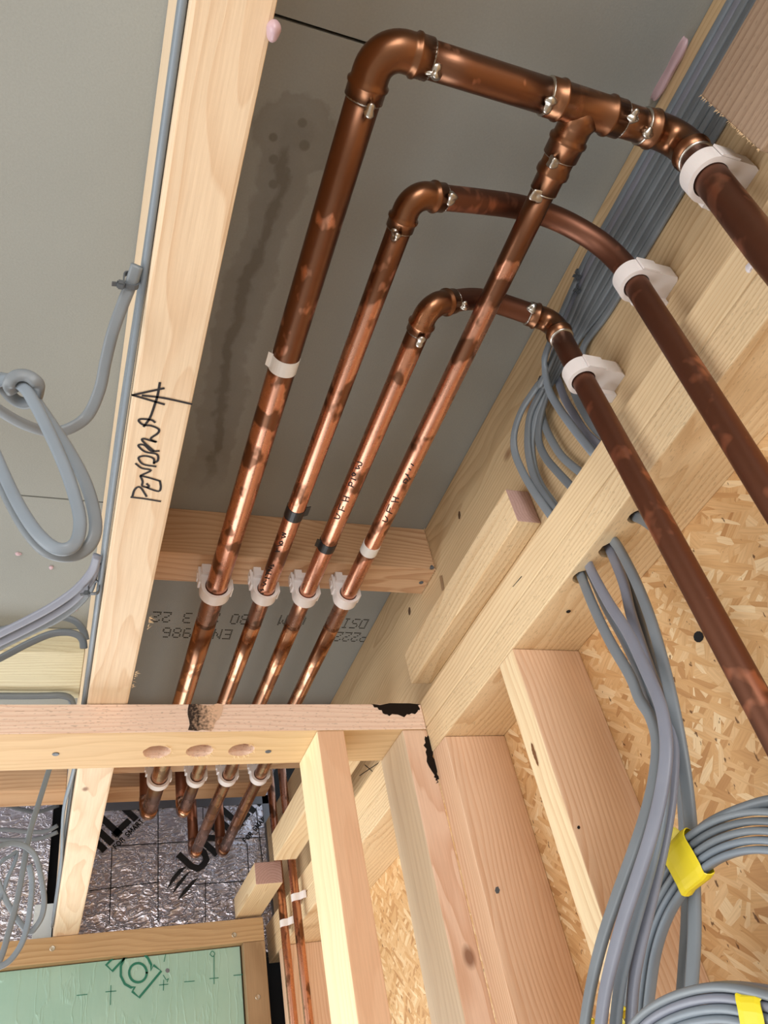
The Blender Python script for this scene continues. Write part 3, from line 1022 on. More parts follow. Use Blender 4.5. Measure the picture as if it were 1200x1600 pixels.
def clip(label, c, axis, up, r, d, group, wid=0.018, flip=1):
    """hinged nylon pipe clip: ring with a block reaching the timber at distance d along `up`"""
    c, a, u = Vector(c), Vector(axis).normalized(), Vector(up).normalized()
    s = a.cross(u).normalized() * flip
    th = 0.0056
    ro = r + th
    n = 56
    root = empty('pipe_clip', c + u * d)
    tag(root, label, 'pipe clip', group)
    bm = bmesh.new()
    rings = {}
    for w in (0, 1):
        inn, out = [], []
        for k in range(n):
            an = k * math.tau / n
            e = Vector((math.cos(an), math.sin(an)))          # (side, up)
            inn.append((e.x * (r + 0.0011), e.y * (r + 0.0011)))
            if e.y < 0:
                ro2 = ro * (1 + 0.05 * abs(e.x))
                out.append((e.x * ro2, e.y * ro))
            else:
                hw = ro * 1.05
                tt = min(hw / abs(e.x) if abs(e.x) > 1e-6 else 9, d / e.y if e.y > 1e-6 else 9)
                out.append((e.x * tt, min(e.y * tt, d - 0.0002)))
        off = a * (wid * (w - 0.5))
        rings[w] = ([bm.verts.new(c + s * p + u * q + off) for p, q in inn], [bm.verts.new(c + s * p + u * q + off) for p, q in out])
    for k in range(n):
        j = (k + 1) % n
        i0, o0 = rings[0]
        i1, o1 = rings[1]
        bm.faces.new((i0[k], i0[j], o0[j], o0[k]))
        bm.faces.new((i1[k], o1[k], o1[j], i1[j]))
        bm.faces.new((i0[k], i1[k], i1[j], i0[j]))
        bm.faces.new((o0[k], o0[j], o1[j], o1[k]))
    link('clip_body', from_bm(bm), M['nylon'], root)
    # stepped ratchet wing on one side and a hinge lug on the other
    bm = bmesh.new()

    def slab(s0, s1, u0, u1, a0, a1):
        vs_ = [bm.verts.new(c + s * p + u * q + a * w) for p in (s0, s1) for q in (u0, u1) for w in (a0, a1)]
        for f in ((0, 1, 3, 2), (4, 6, 7, 5), (0, 4, 5, 1), (2, 3, 7, 6), (0, 2, 6, 4), (1, 5, 7, 3)):
            bm.faces.new([vs_[i] for i in f])
    hw = ro * 1.05
    slab(-hw - 0.0034, -hw - 0.0002, 0.2 * d, d - 0.0003, -wid * 0.5, wid * 0.28)
    slab(-hw - 0.0052, -hw - 0.0034, 0.45 * d, 0.72 * d, -wid * 0.35, wid * 0.1)
    slab(-hw + 0.001, -hw * 0.35, 0.55 * d, d - 0.0003, -wid * 0.86, -wid * 0.5)
    link('ratchet_wing', from_bm(bm), M['nylon'], root)
    bm = bmesh.new()
    slab(hw + 0.0002, hw + 0.0022, -0.1 * d, 0.4 * d, -wid * 0.5, wid * 0.5)
    link('latch', from_bm(bm), M['nylon'], root)
    return root


def tape_band(y, px, r, mat, parent, wid, name='tape_band', flag=None):
    c = Vector((px, y, ZP))
    path = [c + Vector((0, k * wid, 0)) for k in (-0.5, -0.49, 0.49, 0.5)]
    o = link(name, tube_mesh(path, [r, r + 0.0006, r + 0.0006, r], 32), M[mat], parent, smooth_shade=False)
    if flag:
        sx, up = flag
        p0 = c + Vector((sx * r * 0.8, 0, up * r * 0.6))
        d = Vector((sx * 0.009, -0.004, up * 0.002))
        me = from_bm(box_bm(0, 0.001, 0, 0.001, 0, 0.001, 0))
        vv = [p0 + Vector((0, -wid / 2, 0)), p0 + Vector((0, wid / 2, 0)), p0 + d + Vector((0, wid / 2 - 0.002, 0)), p0 + d + Vector((0, -wid / 2, 0))]
        vv += [q + Vector((0, 0, 0.0008)) for q in vv]
        bpy.data.meshes.remove(me)
        link('tape_tail', mesh(vv, [(0, 1, 2, 3), (7, 6, 5, 4), (0, 4, 5, 1), (1, 5, 6, 2), (2, 6, 7, 3), (3, 7, 4, 0)]), M[mat], o)
    return o


def pipe(path, r, mat, parent, name='pipe'):
    return link(name, tube_mesh(path, r, 32), M[mat], parent, smooth_shade=True)


def writing(strokes, ox, oy, sc_, px, r, parent):
    bm = bmesh.new()
    for s in strokes:
        pts, nn = [], []
        fine = smooth([Vector((x, y, 0)) for x, y in s], 5) if len(s) > 2 else [Vector((s[0][0] + (s[1][0] - s[0][0]) * k / 4, s[0][1] + (s[1][1] - s[0][1]) * k / 4, 0)) for k in range(5)]
        for q in fine:
            p, n = on_pipe(ox + q.x / sc_, oy + q.y / sc_, px, ZP, r + 0.0004)
            pts.append(p)
            nn.append(n)
        ribbon(bm, pts, nn, 0.0015)
    me = bpy.data.meshes.new('mesh')
    bm.to_mesh(me)
    bm.free()
    return tag(link('handwriting', me, M['ink'], parent), kind='stuff')


XV = 0.5275                        # line of the drops on the right wall
Y1, Y2, Y3 = 0.202, 0.322, 0.438  # cross runs of pipes one, two, three
E1 = (1.800, 1.800, 2.046, 2.046)  # far bends


def straight(a, b, n=2):
    a, b = Vector(a), Vector(b)
    return [a.lerp(b, k / n) for k in range(n + 1)]


def far_end(px, r, ye, y_from, parent, mat, mat_r):
    """run to the far bend and up through the floor zone"""
    C = Vector((px, ye, ZP))
    arc, a, b = fillet(C, (0, -1, 0), (-0.01, 0.02, 1), r * 2.1)
    pipe(straight((px, y_from, ZP), a, 6), r, mat, parent)
    rs = r + 0.0012
    pth = [a + Vector((0, -0.016, 0)), a + Vector((0, -0.0158, 0))] + arc + [b + Vector((0, 0, 0.012)), b + Vector((0, 0, 0.0122))]
    link('elbow', tube_mesh(pth, [r * 0.98] + [rs] * (len(pth) - 2) + [r * 0.98], 28), M[mat], parent, smooth_shade=True)
    pipe(straight(b, (px - 0.003, ye + 0.006, 0.997), 2), r, mat_r, parent, 'riser')


# pipe one (28 mm) with the tee and its 22 mm branch: soldered up as one piece
pw = empty('copper_pipework', (0.53, Y1, ZT))
tag(pw, 'thick leftmost copper pipe with a tee, and the rightmost thin pipe branching off it', 'pipework')
a, b = elbow((PX[0], Y1, ZP), (0, 1, 0), (1, 0, 0), R28, 0.024, 0.022, pw)
solder_at(a, (0, 1, 0), R28, pw, True, 1)
solder_at(b, (1, 0, 0), R28, pw, True, 2)
run1 = pipe(straight(a - Vector((0, 0.01, 0)), (PX[0], 1.06, ZP), 8), R28, 'cop_a', pw)
far_end(PX[0], R28, E1[0], 1.05, pw, 'cop_e', 'cop_d')
TX = PX[3]
tee_l, tee_r = TX - 0.042, TX + 0.042
pipe(straight(b - Vector((0.01, 0, 0)), (tee_l + 0.012, Y1, ZP), 3), R28, 'cop_a', pw)
tl = [(tee_l, R28 * 0.98), (tee_l + 0.0003, R28 + 0.0018), (tee_l + 0.012, R28 + 0.0018), (tee_l + 0.0135, R28 + 0.0032), (tee_l + 0.0155, R28 + 0.0032), (tee_l + 0.018, R28 + 0.0012),
      (tee_r - 0.018, R28 + 0.0012), (tee_r - 0.0155, R28 + 0.0032), (tee_r - 0.0135, R28 + 0.0032), (tee_r - 0.012, R28 + 0.0018), (tee_r - 0.0003, R28 + 0.0018), (tee_r, R28 * 0.98)]
tee = link('tee', tube_mesh([Vector((x, Y1, ZP)) for x, _ in tl], [q for _, q in tl], 32), M['cop_f'], pw, smooth_shade=True)
bl = [(0.0, R28 + 0.0012), (0.012, R28 + 0.004), (0.018, R28 + 0.0014), (0.024, R28 + 0.0012), (0.028, R28 + 0.0012), (0.030, R28 + 0.0034), (0.033, R28 + 0.0034), (0.035, R28 + 0.0018), (0.048, R28 + 0.0018), (0.0485, R22 + 0.002)]
link('tee_branch', tube_mesh([Vector((TX, Y1 + y, ZP)) for y, _ in bl], [q for _, q in bl], 32), M['cop_f'], tee, smooth_shade=True)
rd = [(0.046, R22 + 0.003), (0.058, R22 + 0.003), (0.062, R22 + 0.0044), (0.066, R22 + 0.0044), (0.069, R22 + 0.0016), (0.084, R22 + 0.0016), (0.0845, R22 * 0.98)]
link('reducer', tube_mesh([Vector((TX, Y1 + y, ZP)) for y, _ in rd], [q for _, q in rd], 32), M['cop_f'], pw, smooth_shade=True)
solder_at((tee_l, Y1, ZP), (-1, 0, 0), R28, pw, True, 3)
solder_at((tee_r, Y1, ZP), (1, 0, 0), R28, pw, True, 4)
solder_at((TX, Y1 + 0.0485, ZP), (0, 1, 0), R22 + 0.0025, pw, True, 5)
solder_at((TX, Y1 + 0.0845, ZP), (0, 1, 0), R22, pw, True, 6)
run4 = pipe(straight((TX, Y1 + 0.075, ZP), (TX, 1.06, ZP), 8), R22, 'cop_c', pw)
far_end(TX, R22, E1[3], 1.05, pw, 'cop_e', 'cop_d')
a, b = elbow((XV + 0.003, Y1, ZP), (-1, 0, 0), (-0.01, 0.03, -1), R28, 0.024, 0.020, pw)
solder_at(a, (-1, 0, 0), R28, pw, True, 7)
solder_at(b, (0, 0.03, -1), R28, pw, False, 8)
pipe(straight((tee_r - 0.01, Y1, ZP), a + Vector((0.008, 0, 0)), 2), R28, 'cop_f', pw)
pipe(straight(b + Vector((0, 0, 0.01)), (XV - 0.002, Y1 + 0.008, 0.55), 3) + [Vector((XV - 0.002, Y1 + 0.03, -0.2)), Vector((XV, Y1 + 0.04, -1.1))], R28, 'cop_d', pw, 'drop')
tape_band(0.5455, PX[0], R28, 'white_tape', run1, 0.020, flag=(-1, -0.4))
tape_band(0.855, TX, R22, 'white_tape', run4, 0.019)
UFH_R = [[(650, 890), (690, 905), (705, 880), (680, 845)], [(690, 790), (750, 820)], [(690, 790), (720, 720)], [(720, 800), (730, 760)], [(740, 690), (820, 700)], [(760, 640), (820, 665)], [(780, 690), (790, 655)],
         [(865, 492), (900, 502)], [(868, 482), (895, 455), (915, 478)], [(900, 410), (940, 460)], [(890, 405), (922, 420)], [(925, 350), (945, 365)], [(948, 300), (975, 320)]]
writing(UFH_R, 500, 680, 6.667, TX, R22, run4)

# pipe two (22 mm): elbow, hand-bent cross run, drop
p2 = empty('copper_pipe_run', (0.53, Y2, ZT))
tag(p2, 'second copper pipe from the left, marked HEATING FLOW, swept over to the right wall', 'pipework', 'thin copper pipe runs')
d2 = Vector((0.149, 0, 0.040)).normalized()
a, b = elbow((PX[1], Y2, ZP), (0, 1, 0), d2, R22, 0.018, 0.019, p2)
solder_at(a, (0, 1, 0), R22, p2, True, 11)
solder_at(b, d2, R22, p2, True, 12)
run2 = pipe(straight(a - Vector((0, 0.01, 0)), (PX[1], 1.06, ZP), 8), R22, 'cop_b', p2)
far_end(PX[1], R22, E1[1], 1.05, p2, 'cop_e', 'cop_d')
pth = smooth([b - d2 * 0.01, (0.375, Y2, 0.769), (0.420, Y2, 0.778), (0.458, Y2, 0.775), (0.490, Y2 + 0.001, 0.760), (0.513, Y2 + 0.002, 0.735), (0.526, Y2 + 0.004, 0.700),
              (XV, Y2 + 0.006, 0.66), (XV, Y2 + 0.010, 0.50), (XV, Y2 + 0.014, 0.36), (XV, Y2 + 0.02, 0.1), (XV, Y2 + 0.03, -0.5), (XV, Y2 + 0.03, -1.1)], 6)
pipe(pth, R22, 'cop_d', p2, 'swept_pipe')
tape_band(0.791, PX[1], R22, 'black_tape', run2, 0.020, flag=(1, -0.2))
HEAT = [[(330, 545), (380, 545)], [(352, 545), (352, 505)], [(345, 490), (412, 480)], [(405, 440), (375, 450), (385, 470), (412, 462), (405, 440)], [(395, 405), (440, 395), (402, 372), (446, 366), (405, 348)],
        [(165, 985), (210, 985)], [(175, 960), (205, 940)], [(170, 940), (215, 950)], [(200, 905), (235, 885), (205, 870), (240, 850)], [(225, 815), (270, 830)], [(230, 795), (250, 752)], [(238, 770), (290, 785)], [(250, 740), (292, 750)], [(260, 705), (302, 722), (262, 735)], [(280, 690), (318, 700), (310, 680)]]
writing(HEAT, 380, 780, 6.667, PX[1], R22, run2)

# pipe three (22 mm): elbow, arched cross run, second elbow, drop
p3 = empty('copper_pipe_run', (0.53, Y3, ZT))
tag(p3, 'third copper pipe from the left, marked UFH FLOW, arching over to the right wall', 'pipework', 'thin copper pipe runs')
d3 = Vector((0.06, 0, 0.030)).normalized()
a, b = elbow((PX[2], Y3, ZP), (0, 1, 0), d3, R22, 0.018, 0.019, p3)
solder_at(a, (0, 1, 0), R22, p3, True, 21)
solder_at(b, d3, R22, p3, True, 22)
run3 = pipe(straight(a - Vector((0, 0.01, 0)), (PX[2], 1.06, ZP), 8), R22, 'cop_c', p3)
far_end(PX[2], R22, E1[2], 1.05, p3, 'cop_e', 'cop_d')
C3 = Vector((0.520, Y3 + 0.002, 0.764))
e1, e2 = elbow(C3, (-1, 0, 0.22), (0.01, 0.02, -1), R22, 0.020, 0.017, p3)
solder_at(e1, (-1, 0, 0.2), R22, p3, True, 23)
solder_at(e2, (0, 0, -1), R22, p3, False, 24)
pipe(smooth([b - d3 * 0.01, (0.412, Y3, 0.7745), (0.445, Y3, 0.7775), e1 + Vector((0.01, 0, -0.002))], 6), R22, 'cop_d', p3, 'swept_pipe')
pipe(straight(e2 + Vector((0, 0, 0.01)), (0.524, Y3 + 0.007, 0.66), 2) + [Vector((XV, Y3 + 0.008, 0.24)), Vector((XV, Y3 + 0.010, -0.4)), Vector((XV, Y3 + 0.010, -1.1))], R22, 'cop_d', p3, 'drop')
tape_band(0.854, PX[2], R22, 'black_tape', run3, 0.017, flag=(-1, -0.3))
UFH_F = [[(145, 862), (190, 872), (205, 850), (170, 815)], [(190, 770), (255, 795)], [(190, 770), (210, 715)], [(225, 782), (240, 745)], [(225, 678), (295, 693)], [(245, 635), (302, 655)], [(265, 685), (275, 645)],
         [(295, 520), (345, 542)], [(295, 520), (308, 490), (332, 500), (325, 528)], [(320, 450), (372, 470)], [(345, 393), (330, 412), (350, 425), (370, 410), (345, 393)], [(365, 345), (410, 350), (395, 322), (430, 316), (430, 290), (385, 278)]]
writing(UFH_F, 500, 680, 6.667, PX[2], R22, run3)

# clips under the two noggins
order = ('first', 'second', 'third', 'fourth')
dn = NZ[0] - ZP
for k in range(4):
    r = R28 if k == 0 else R22
    clip('white clip on the %s pipe from the left, under the sawn-ended noggin' % order[k], (PX[k], 0.978, ZP), (0, 1, 0), (0, 0, 1), r, dn, 'clips under the nearer noggin', 0.02)
    clip('white clip on the %s pipe from the left, beyond the head plate' % order[k], (PX[k], 1.613, ZP), (0, 1, 0), (0, 0, 1), r, dn, 'clips under the further noggin', 0.018)
# clips on the rim beam
ds = XR - XV
clip('white nylon clip holding the thick copper drop beside the sawn board', (XV + 0.001, 0.2058, 0.672), (0, 0, 1), (1, 0, 0), R28, ds - 0.001, 'clips on the rim beam', 0.02, flip=-1)
clip('white nylon clip holding the hand-swept copper drop', (XV, Y2 + 0.006, 0.682), (0, 0, 1), (1, 0, 0), R22, ds, 'clips on the rim beam', 0.02, flip=-1)
clip('white nylon clip where the third pipe drops in front of the looping cables', (0.5235, Y3 + 0.0065, 0.668), (0, 0, 1), (1, 0, 0), R22, XR - 0.5235, 'clips on the rim beam', 0.02, flip=-1)

# two small vertical pipes in the far right corner
for k, (yy, xx, lb) in enumerate(((1.925, 0.5285, 'small copper pipe in the far corner, the darker left one of two'), (1.812, 0.5285, 'small copper pipe in the far corner, the brighter right one of two'))):
    sp_ = empty('small_copper_pipe', (xx, yy, 0.3))
    tag(sp_, lb, 'pipe', 'small vertical pipes')
    link('pipe', tube_mesh(straight((xx, yy, -1.4), (xx - 0.002, yy, 0.995), 4), 0.0095, 20), M['cop_b' if k == 0 else 'cop_c'], sp_, smooth_shade=True)
for k, (p, yy) in enumerate((((457, 1427), 1.925), ((466, 1399), 1.812))):
    c = at(*p, 'x', 0.5285)
    root = empty('pipe_strap', c + Vector((0.0155, 0, 0)))
    tag(root, ('white nylon strap over the darker small pipe', 'white nylon strap over the brighter small pipe, the higher one')[k], 'pipe clip', 'straps on the small pipes')
    bm = bmesh.new()
    prof = []
    for j in range(13):
        an = math.pi * j / 12
        prof.append((-math.sin(an) * 0.0112, -math.cos(an) * 0.0112))
    prof = [(0.0150, -0.026), (0.010, -0.024), (0.004, -0.0125)] + prof + [(0.004, 0.0125), (0.010, 0.024), (0.0150, 0.026)]
    inn = [(x + 0.0016, y * 0.86) for x, y in prof]
    vv = [[bm.verts.new((c.x + x, yy + y, c.z + w)) for x, y in prof + inn[::-1]] for w in (-0.0075, 0.0075)]
    nn_ = len(vv[0])
    for j in range(nn_):
        i2 = (j + 1) % nn_
        bm.faces.new((vv[0][j], vv[0][i2], vv[1][i2], vv[1][j]))
    half = len(prof)
    for w in (0, 1):
        for j in range(half - 1):
            bm.faces.new((vv[w][j], vv[w][j + 1], vv[w][nn_ - 2 - j], vv[w][nn_ - 1 - j]))
    link('strap', from_bm(bm), M['nylon'], root)

# ------------------------------------------------------------------ cables along the rim beam
LG = 'cables along the rim beam'
CS = 5.517


def rimc(pts, x0, x1):
    n = len(pts)
    return [at(780 + u / CS, 530 + v / CS, 'x', x0 + (x1 - x0) * i / (n - 1)) for i, (u, v) in enumerate(pts)]


loops = [   # (lane height, path after leaving the beam, from x, to x, colour, label)
    (0.8345, [(425, 60), (395, 250), (430, 440), (520, 600), (650, 780), (790, 955), (830, 1005)], 0.5300, 0.5515, 'cable_b', 'topmost grey cable on the rim beam, hanging in front of the loops'),
    (0.8230, [(468, 120), (485, 280), (560, 500), (650, 660), (740, 800), (850, 905), (890, 945)], 0.5635, 0.5575, 'cable_d', 'grey cable second from the ceiling, running down beside the third copper drop'),
    (0.8115, [(400, 300), (330, 400), (200, 600), (132, 800), (132, 960), (190, 1120), (290, 1300), (430, 1500), (470, 1560)], 0.5355, 0.5515, 'cable_a', 'leftmost grey cable bowing off the rim beam behind the wall plate'),
    (0.8000, [(425, 310), (375, 420), (270, 640), (245, 860), (262, 1040), (320, 1230), (450, 1430), (490, 1480)], 0.5410, 0.5575, 'cable_c', 'second bowing grey cable, just inside the leftmost loop'),
    (0.7885, [(440, 320), (395, 440), (315, 690), (282, 900), (300, 1100), (360, 1260), (470, 1420), (510, 1470)], 0.5465, 0.5635, 'cable_a', 'third bowing grey cable, inside the second loop'),
    (0.7770, [(460, 340), (410, 480), (350, 700), (342, 880), (400, 1020), (490, 1130), (610, 1260), (650, 1310)], 0.5520, 0.5515, 'cable_c', 'fourth bowing grey cable, inside the third loop'),
    (0.7655, [(480, 330), (405, 450), (368, 600), (400, 760), (480, 920), (560, 1030), (690, 1140), (730, 1180)], 0.5575, 0.5575, 'cable_a', 'fifth bowing grey cable, the innermost loop'),
    (0.7540, [(640, 60), (600, 260), (650, 460), (740, 640), (840, 780), (950, 870), (1000, 900)], 0.5635, 0.5635, 'cable_c', 'grey cable second from the bottom of the rim beam run'),
    (0.7425, [(740, 40), (720, 220), (770, 420), (850, 580), (950, 720), (1050, 820), (1100, 860)], 0.5635, 0.5635, 'cable_a', 'lowest grey cable of the run along the rim beam'),
]
for k, (z, pts, x0, x1, mt, lb) in enumerate(loops):
    xx = XR - 0.0034
    run = [(xx, -1.3 + 0.15 * i, z + 0.0006 * math.sin(2.0 * k + i)) for i in range(11)] + [(xx, 0.32, z - 0.0005), (xx, 0.40, z - 0.001)]
    tw = (k * 0.37) % 0.6 + 0.1
    q0 = 13.0 / (len(run) + len(pts) - 1)
    cable(lb, run + rimc(pts, x0, x1), mt, w=0.0104, h=0.0054, group=LG,
          hint=(lambda q, tw=tw, q0=q0: Vector((1, 0.6 * math.sin(2.5 * (q - q0) + tw * 3) * min(1.0, max(0.0, (q - q0) * 5)), 0.3 * tw * min(1.0, max(0.0, (q - q0) * 5))))))


def tie(label, c, ax, w, h, group=None):
    """cable tie: a squared band with its head"""
    c = Vector(c)
    root = empty('cable_tie', c)
    tag(root, label, 'cable tie', group)
    ax = Vector(ax).normalized()
    u = Vector((1, 0, 0)) if abs(ax.x) < 0.8 else Vector((0, 1, 0))
    u = (u - ax * u.dot(ax)).normalized()
    v = ax.cross(u)
    loop = [c + u * (math.copysign(abs(math.cos(a)) ** 0.6, math.cos(a)) * h) + v * (math.copysign(abs(math.sin(a)) ** 0.6, math.sin(a)) * w) for a in [k * math.tau / 24 for k in range(25)]]
    link('band', from_bm(sweep_bm(bmesh.new(), loop, lambda i: [(-0.0022, -0.0006), (0.0022, -0.0006), (0.0022, 0.0006), (-0.0022, 0.0006)], (lambda s: ax.cross(Vector((0, 0, 0)) if False else (loop[min(24, int(s * 24) + 1)] - loop[max(0, int(s * 24) - 1)])).normalized()), cap=False)), M['tie'], root)
    hd = c + v * (w * 0.9) - u * (h + 0.002)
    bm = bmesh.new()
    bmesh.ops.create_cube(bm, size=1.0)
    for q in bm.verts:
        q.co = hd + u * (q.co.x * 0.006) + v * (q.co.y * 0.007) + ax * (q.co.z * 0.006)
    bmesh.ops.bevel(bm, geom=bm.edges[:], offset=0.001, segments=2, affect='EDGES')
    link('head', from_bm(bm), M['tie'], root)
    tl_ = [hd - u * 0.002, hd - u * 0.007 + v * 0.001]
    link('tail', from_bm(sweep_bm(bmesh.new(), [Vector(q) for q in tl_], lambda i: [(-0.002, -0.0006), (0.002, -0.0006), (0.002, 0.0006), (-0.002, 0.0006)])), M['tie'], root)


TG = 'cable ties'
tie('cable tie with an upright head round the topmost cable on the rim beam', (XR - 0.005, 0.405, 0.828), (0, 1, 0), 0.008, 0.005, TG)
tie('cable tie with a blunt head just below the topmost cable on the rim beam', (XR - 0.005, 0.415, 0.812), (0, 1, 0), 0.008, 0.005, TG)
tie('cable tie gathering the grey cables where they loop off the rim beam', (XR - 0.008, 0.535, 0.772), (0, 1, 0), 0.012, 0.007, TG)

# ------------------------------------------------------------------ cables out of the wall plate, hanging bundle
DG = 'cables hanging from the wall plate'


def hang(uvx):
    return [at(u, v, 'x', x) for u, v, x in uvx]


d_cables = [
    ([(900, 878, .572), (907, 897, .566), (926, 945, .548), (952, 1000, .530), (984, 1055, .515), (999, 1092, .508), (1016, 1120, .502), (1026, 1160, .495), (1022, 1215, .486), (1008, 1275, .476), (988, 1335, .466), (966, 1395, .458), (944, 1460, .450), (926, 1530, .444), (914, 1600, .438), (906, 1680, .432)], 'cable_a', 'leftmost grey cable from the nearest drilled hole, bulging left on its way down', 0.3),
    ([(918, 876, .574), (925, 894, .567), (950, 940, .550), (982, 990, .532), (1008, 1045, .516), (1028, 1090, .505), (1038, 1130, .497), (1041, 1180, .489), (1032, 1245, .480), (1016, 1310, .470), (995, 1375, .461), (975, 1435, .453), (957, 1500, .446), (944, 1560, .440), (935, 1640, .434)], 'cable_d', 'second grey cable of the front hanging bundle', 0.1),
    ([(914, 874, .578), (922, 892, .572), (945, 945, .556), (975, 1000, .540), (1003, 1060, .524), (1022, 1110, .512), (1036, 1160, .502), (1040, 1215, .492), (1034, 1275, .482), (1020, 1340, .472), (1002, 1405, .463), (984, 1470, .454), (970, 1530, .447), (962, 1600, .440), (958, 1680, .436)], 'cable_b', 'third grey cable of the front hanging bundle', 0.5),
    ([(946, 845, .578), (954, 860, .572), (974, 910, .558), (986, 960, .546), (1004, 1015, .535), (1022, 1065, .526), (1040, 1110, .519), (1052, 1165, .512), (1050, 1230, .500), (1042, 1290, .488), (1030, 1350, .476), (1014, 1420, .466), (1000, 1480, .457), (990, 1540, .450), (985, 1620, .444)], 'cable_d', 'grey cable from the middle drilled hole that joins the front bundle', 0.2),
    ([(950, 843, .580), (960, 858, .574), (980, 905, .562), (998, 960, .552), (1015, 1020, .545), (1035, 1080, .540), (1050, 1140, .537), (1062, 1210, .534), (1068, 1280, .532), (1071, 1350, .531), (1073, 1430, .530), (1068, 1520, .529), (1062, 1600, .528), (1060, 1680, .528)], 'cable_c', 'dark grey cable hanging straight behind the yellow tape, the left one', 0.6),
    ([(957, 843, .576), (968, 858, .570), (992, 905, .556), (1014, 960, .545), (1032, 1020, .537), (1048, 1085, .531), (1061, 1150, .527), (1072, 1220, .524), (1080, 1300, .522), (1084, 1380, .521), (1085, 1460, .520), (1080, 1550, .519), (1076, 1620, .518), (1074, 1690, .518)], 'cable_a', 'broad grey cable hanging straight behind the yellow tape, the right one', 0.0),
    ([(984, 797, .582), (992, 806, .577), (1008, 814, .568), (1036, 838, .562), (1070, 888, .560), (1110, 960, .560), (1150, 1032, .560), (1200, 1122, .560), (1240, 1195, .560)], 'cable_c', 'grey cable from the third drilled hole hidden behind the copper drop', 0.4),
]
for kk, (uvx, mt, lb, tw) in enumerate(d_cables):
    lane = (-0.002, -0.010, 0.0, 0.004, 0.010, -0.006, 0.0)[kk]
    uvx = [(u, v, x + lane) for u, v, x in uvx]
    cable(lb, hang(uvx), mt, w=0.0124, h=0.0062, hint=(lambda s, tw=tw: Vector((1, 0.25 * math.sin(3.0 * s + tw * 6), 0.1))), group=DG)

# upper coil through the yellow tape
CG = 'coiled cables at the lower right'
base = [(990, 1690), (990, 1610), (996, 1540), (1007, 1475), (1028, 1415), (1062, 1360), (1100, 1325), (1145, 1304), (1197, 1298), (1250, 1312), (1300, 1360), (1325, 1440), (1320, 1530), (1270, 1640), (1180, 1710), (1090, 1735), (1015, 1720)]
coil_names = ['outermost', 'second', 'third', 'fourth', 'innermost']
for k in range(5):
    o_ = (k - 2)
    pts = []
    for i, (u, v) in enumerate(base):
        j = min(max(i, 1), len(base) - 2)
        du, dv_ = base[j + 1][0] - base[j - 1][0], base[j + 1][1] - base[j - 1][1]
        L_ = math.hypot(du, dv_)
        sp_k = (11, 10.5, 10.5, 10.5, 11, 12.5, 13.5, 14.5, 15, 15, 15, 15, 14, 13, 12, 12, 11)[i]
        nu, nv = -dv_ / L_, du / L_
        pts.append(at(u + nu * o_ * sp_k * 1.0, v + nv * o_ * sp_k * 1.0, 'x', 0.500 + 0.0006 * (k % 2)))
    cable('%s cable of the upper coil gripped by the large yellow tape' % coil_names[k], pts, ('cable_a', 'cable_c', 'cable_a', 'cable_b', 'cable_b')[k], w=0.0056, h=0.0104, hint=(1, 0, 0.0), group=CG)
# dark flat cable over the top of the coil
cable('flat dark cable lying over the top of the upper coil', [at(u, v, 'x', x) for u, v, x in ((1090, 1302, .503), (1108, 1288, .502), (1132, 1275, .501), (1165, 1262, .499), (1205, 1251, .498), (1260, 1247, .498), (1310, 1260, .498))], 'cable_c', hint=(0.6, 0.2, 1), group=CG)
# yellow tape round the coil
axd = (at(1100, 1325, 'x', 0.500) - at(1062, 1360, 'x', 0.500)).normalized()
thk = Vector((1, 0, 0))
wid_dir = thk.cross(axd).normalized()
ctr = at(1074, 1346, 'x', 0.5003)


def tape_wrap(label, ctr, axd, wid_dir, thk, half_w, half_t, length, group='yellow tape wraps'):
    prof = []
    for k in range(20):
        a_ = k * math.tau / 20
        prof.append((math.copysign(abs(math.cos(a_)) ** 0.5, math.cos(a_)) * half_w, math.copysign(abs(math.sin(a_)) ** 0.7, math.sin(a_)) * half_t))
    bm = bmesh.new()
    rings = []
    for li, k in enumerate((-0.5, -0.49, -0.3, 0.0, 0.3, 0.49, 0.5)):
        rr = 0.93 if li in (0, 6) else 1.0 + 0.03 * math.sin(li * 2.1)
        rings.append([bm.verts.new(ctr + axd * (k * length + 0.0012 * math.sin(j * 1.3)) + wid_dir * (p * rr) + thk * (q * rr)) for j, (p, q) in enumerate(prof)])
    for i in range(6):
        for j in range(20):
            bm.faces.new((rings[i][j], rings[i][(j + 1) % 20], rings[i + 1][(j + 1) % 20], rings[i + 1][j]))
    root = empty('tape_wrap', ctr)
    tag(root, label, 'tape', group)
    link('tape_sleeve', from_bm(bm), M['yellow_tape'], root)
    # loose tail folded at one side
    e = ctr - wid_dir * half_w
    vv = [e - axd * length * 0.5, e + axd * length * 0.25, e + axd * length * 0.2 - wid_dir * 0.006 - thk * 0.003, e - axd * length * 0.5 - wid_dir * 0.007 - thk * 0.004]
    vv += [q + thk * 0.0008 for q in vv]
    link('tape_tail', mesh(vv, [(0, 1, 2, 3), (7, 6, 5, 4), (0, 4, 5, 1), (1, 5, 6, 2), (2, 6, 7, 3), (3, 7, 4, 0)]), M['yellow_tape'], root)


tape_wrap('large yellow tape wrapped round the upper cable coil', ctr, axd, wid_dir, thk, 0.0205, 0.0072, 0.036)

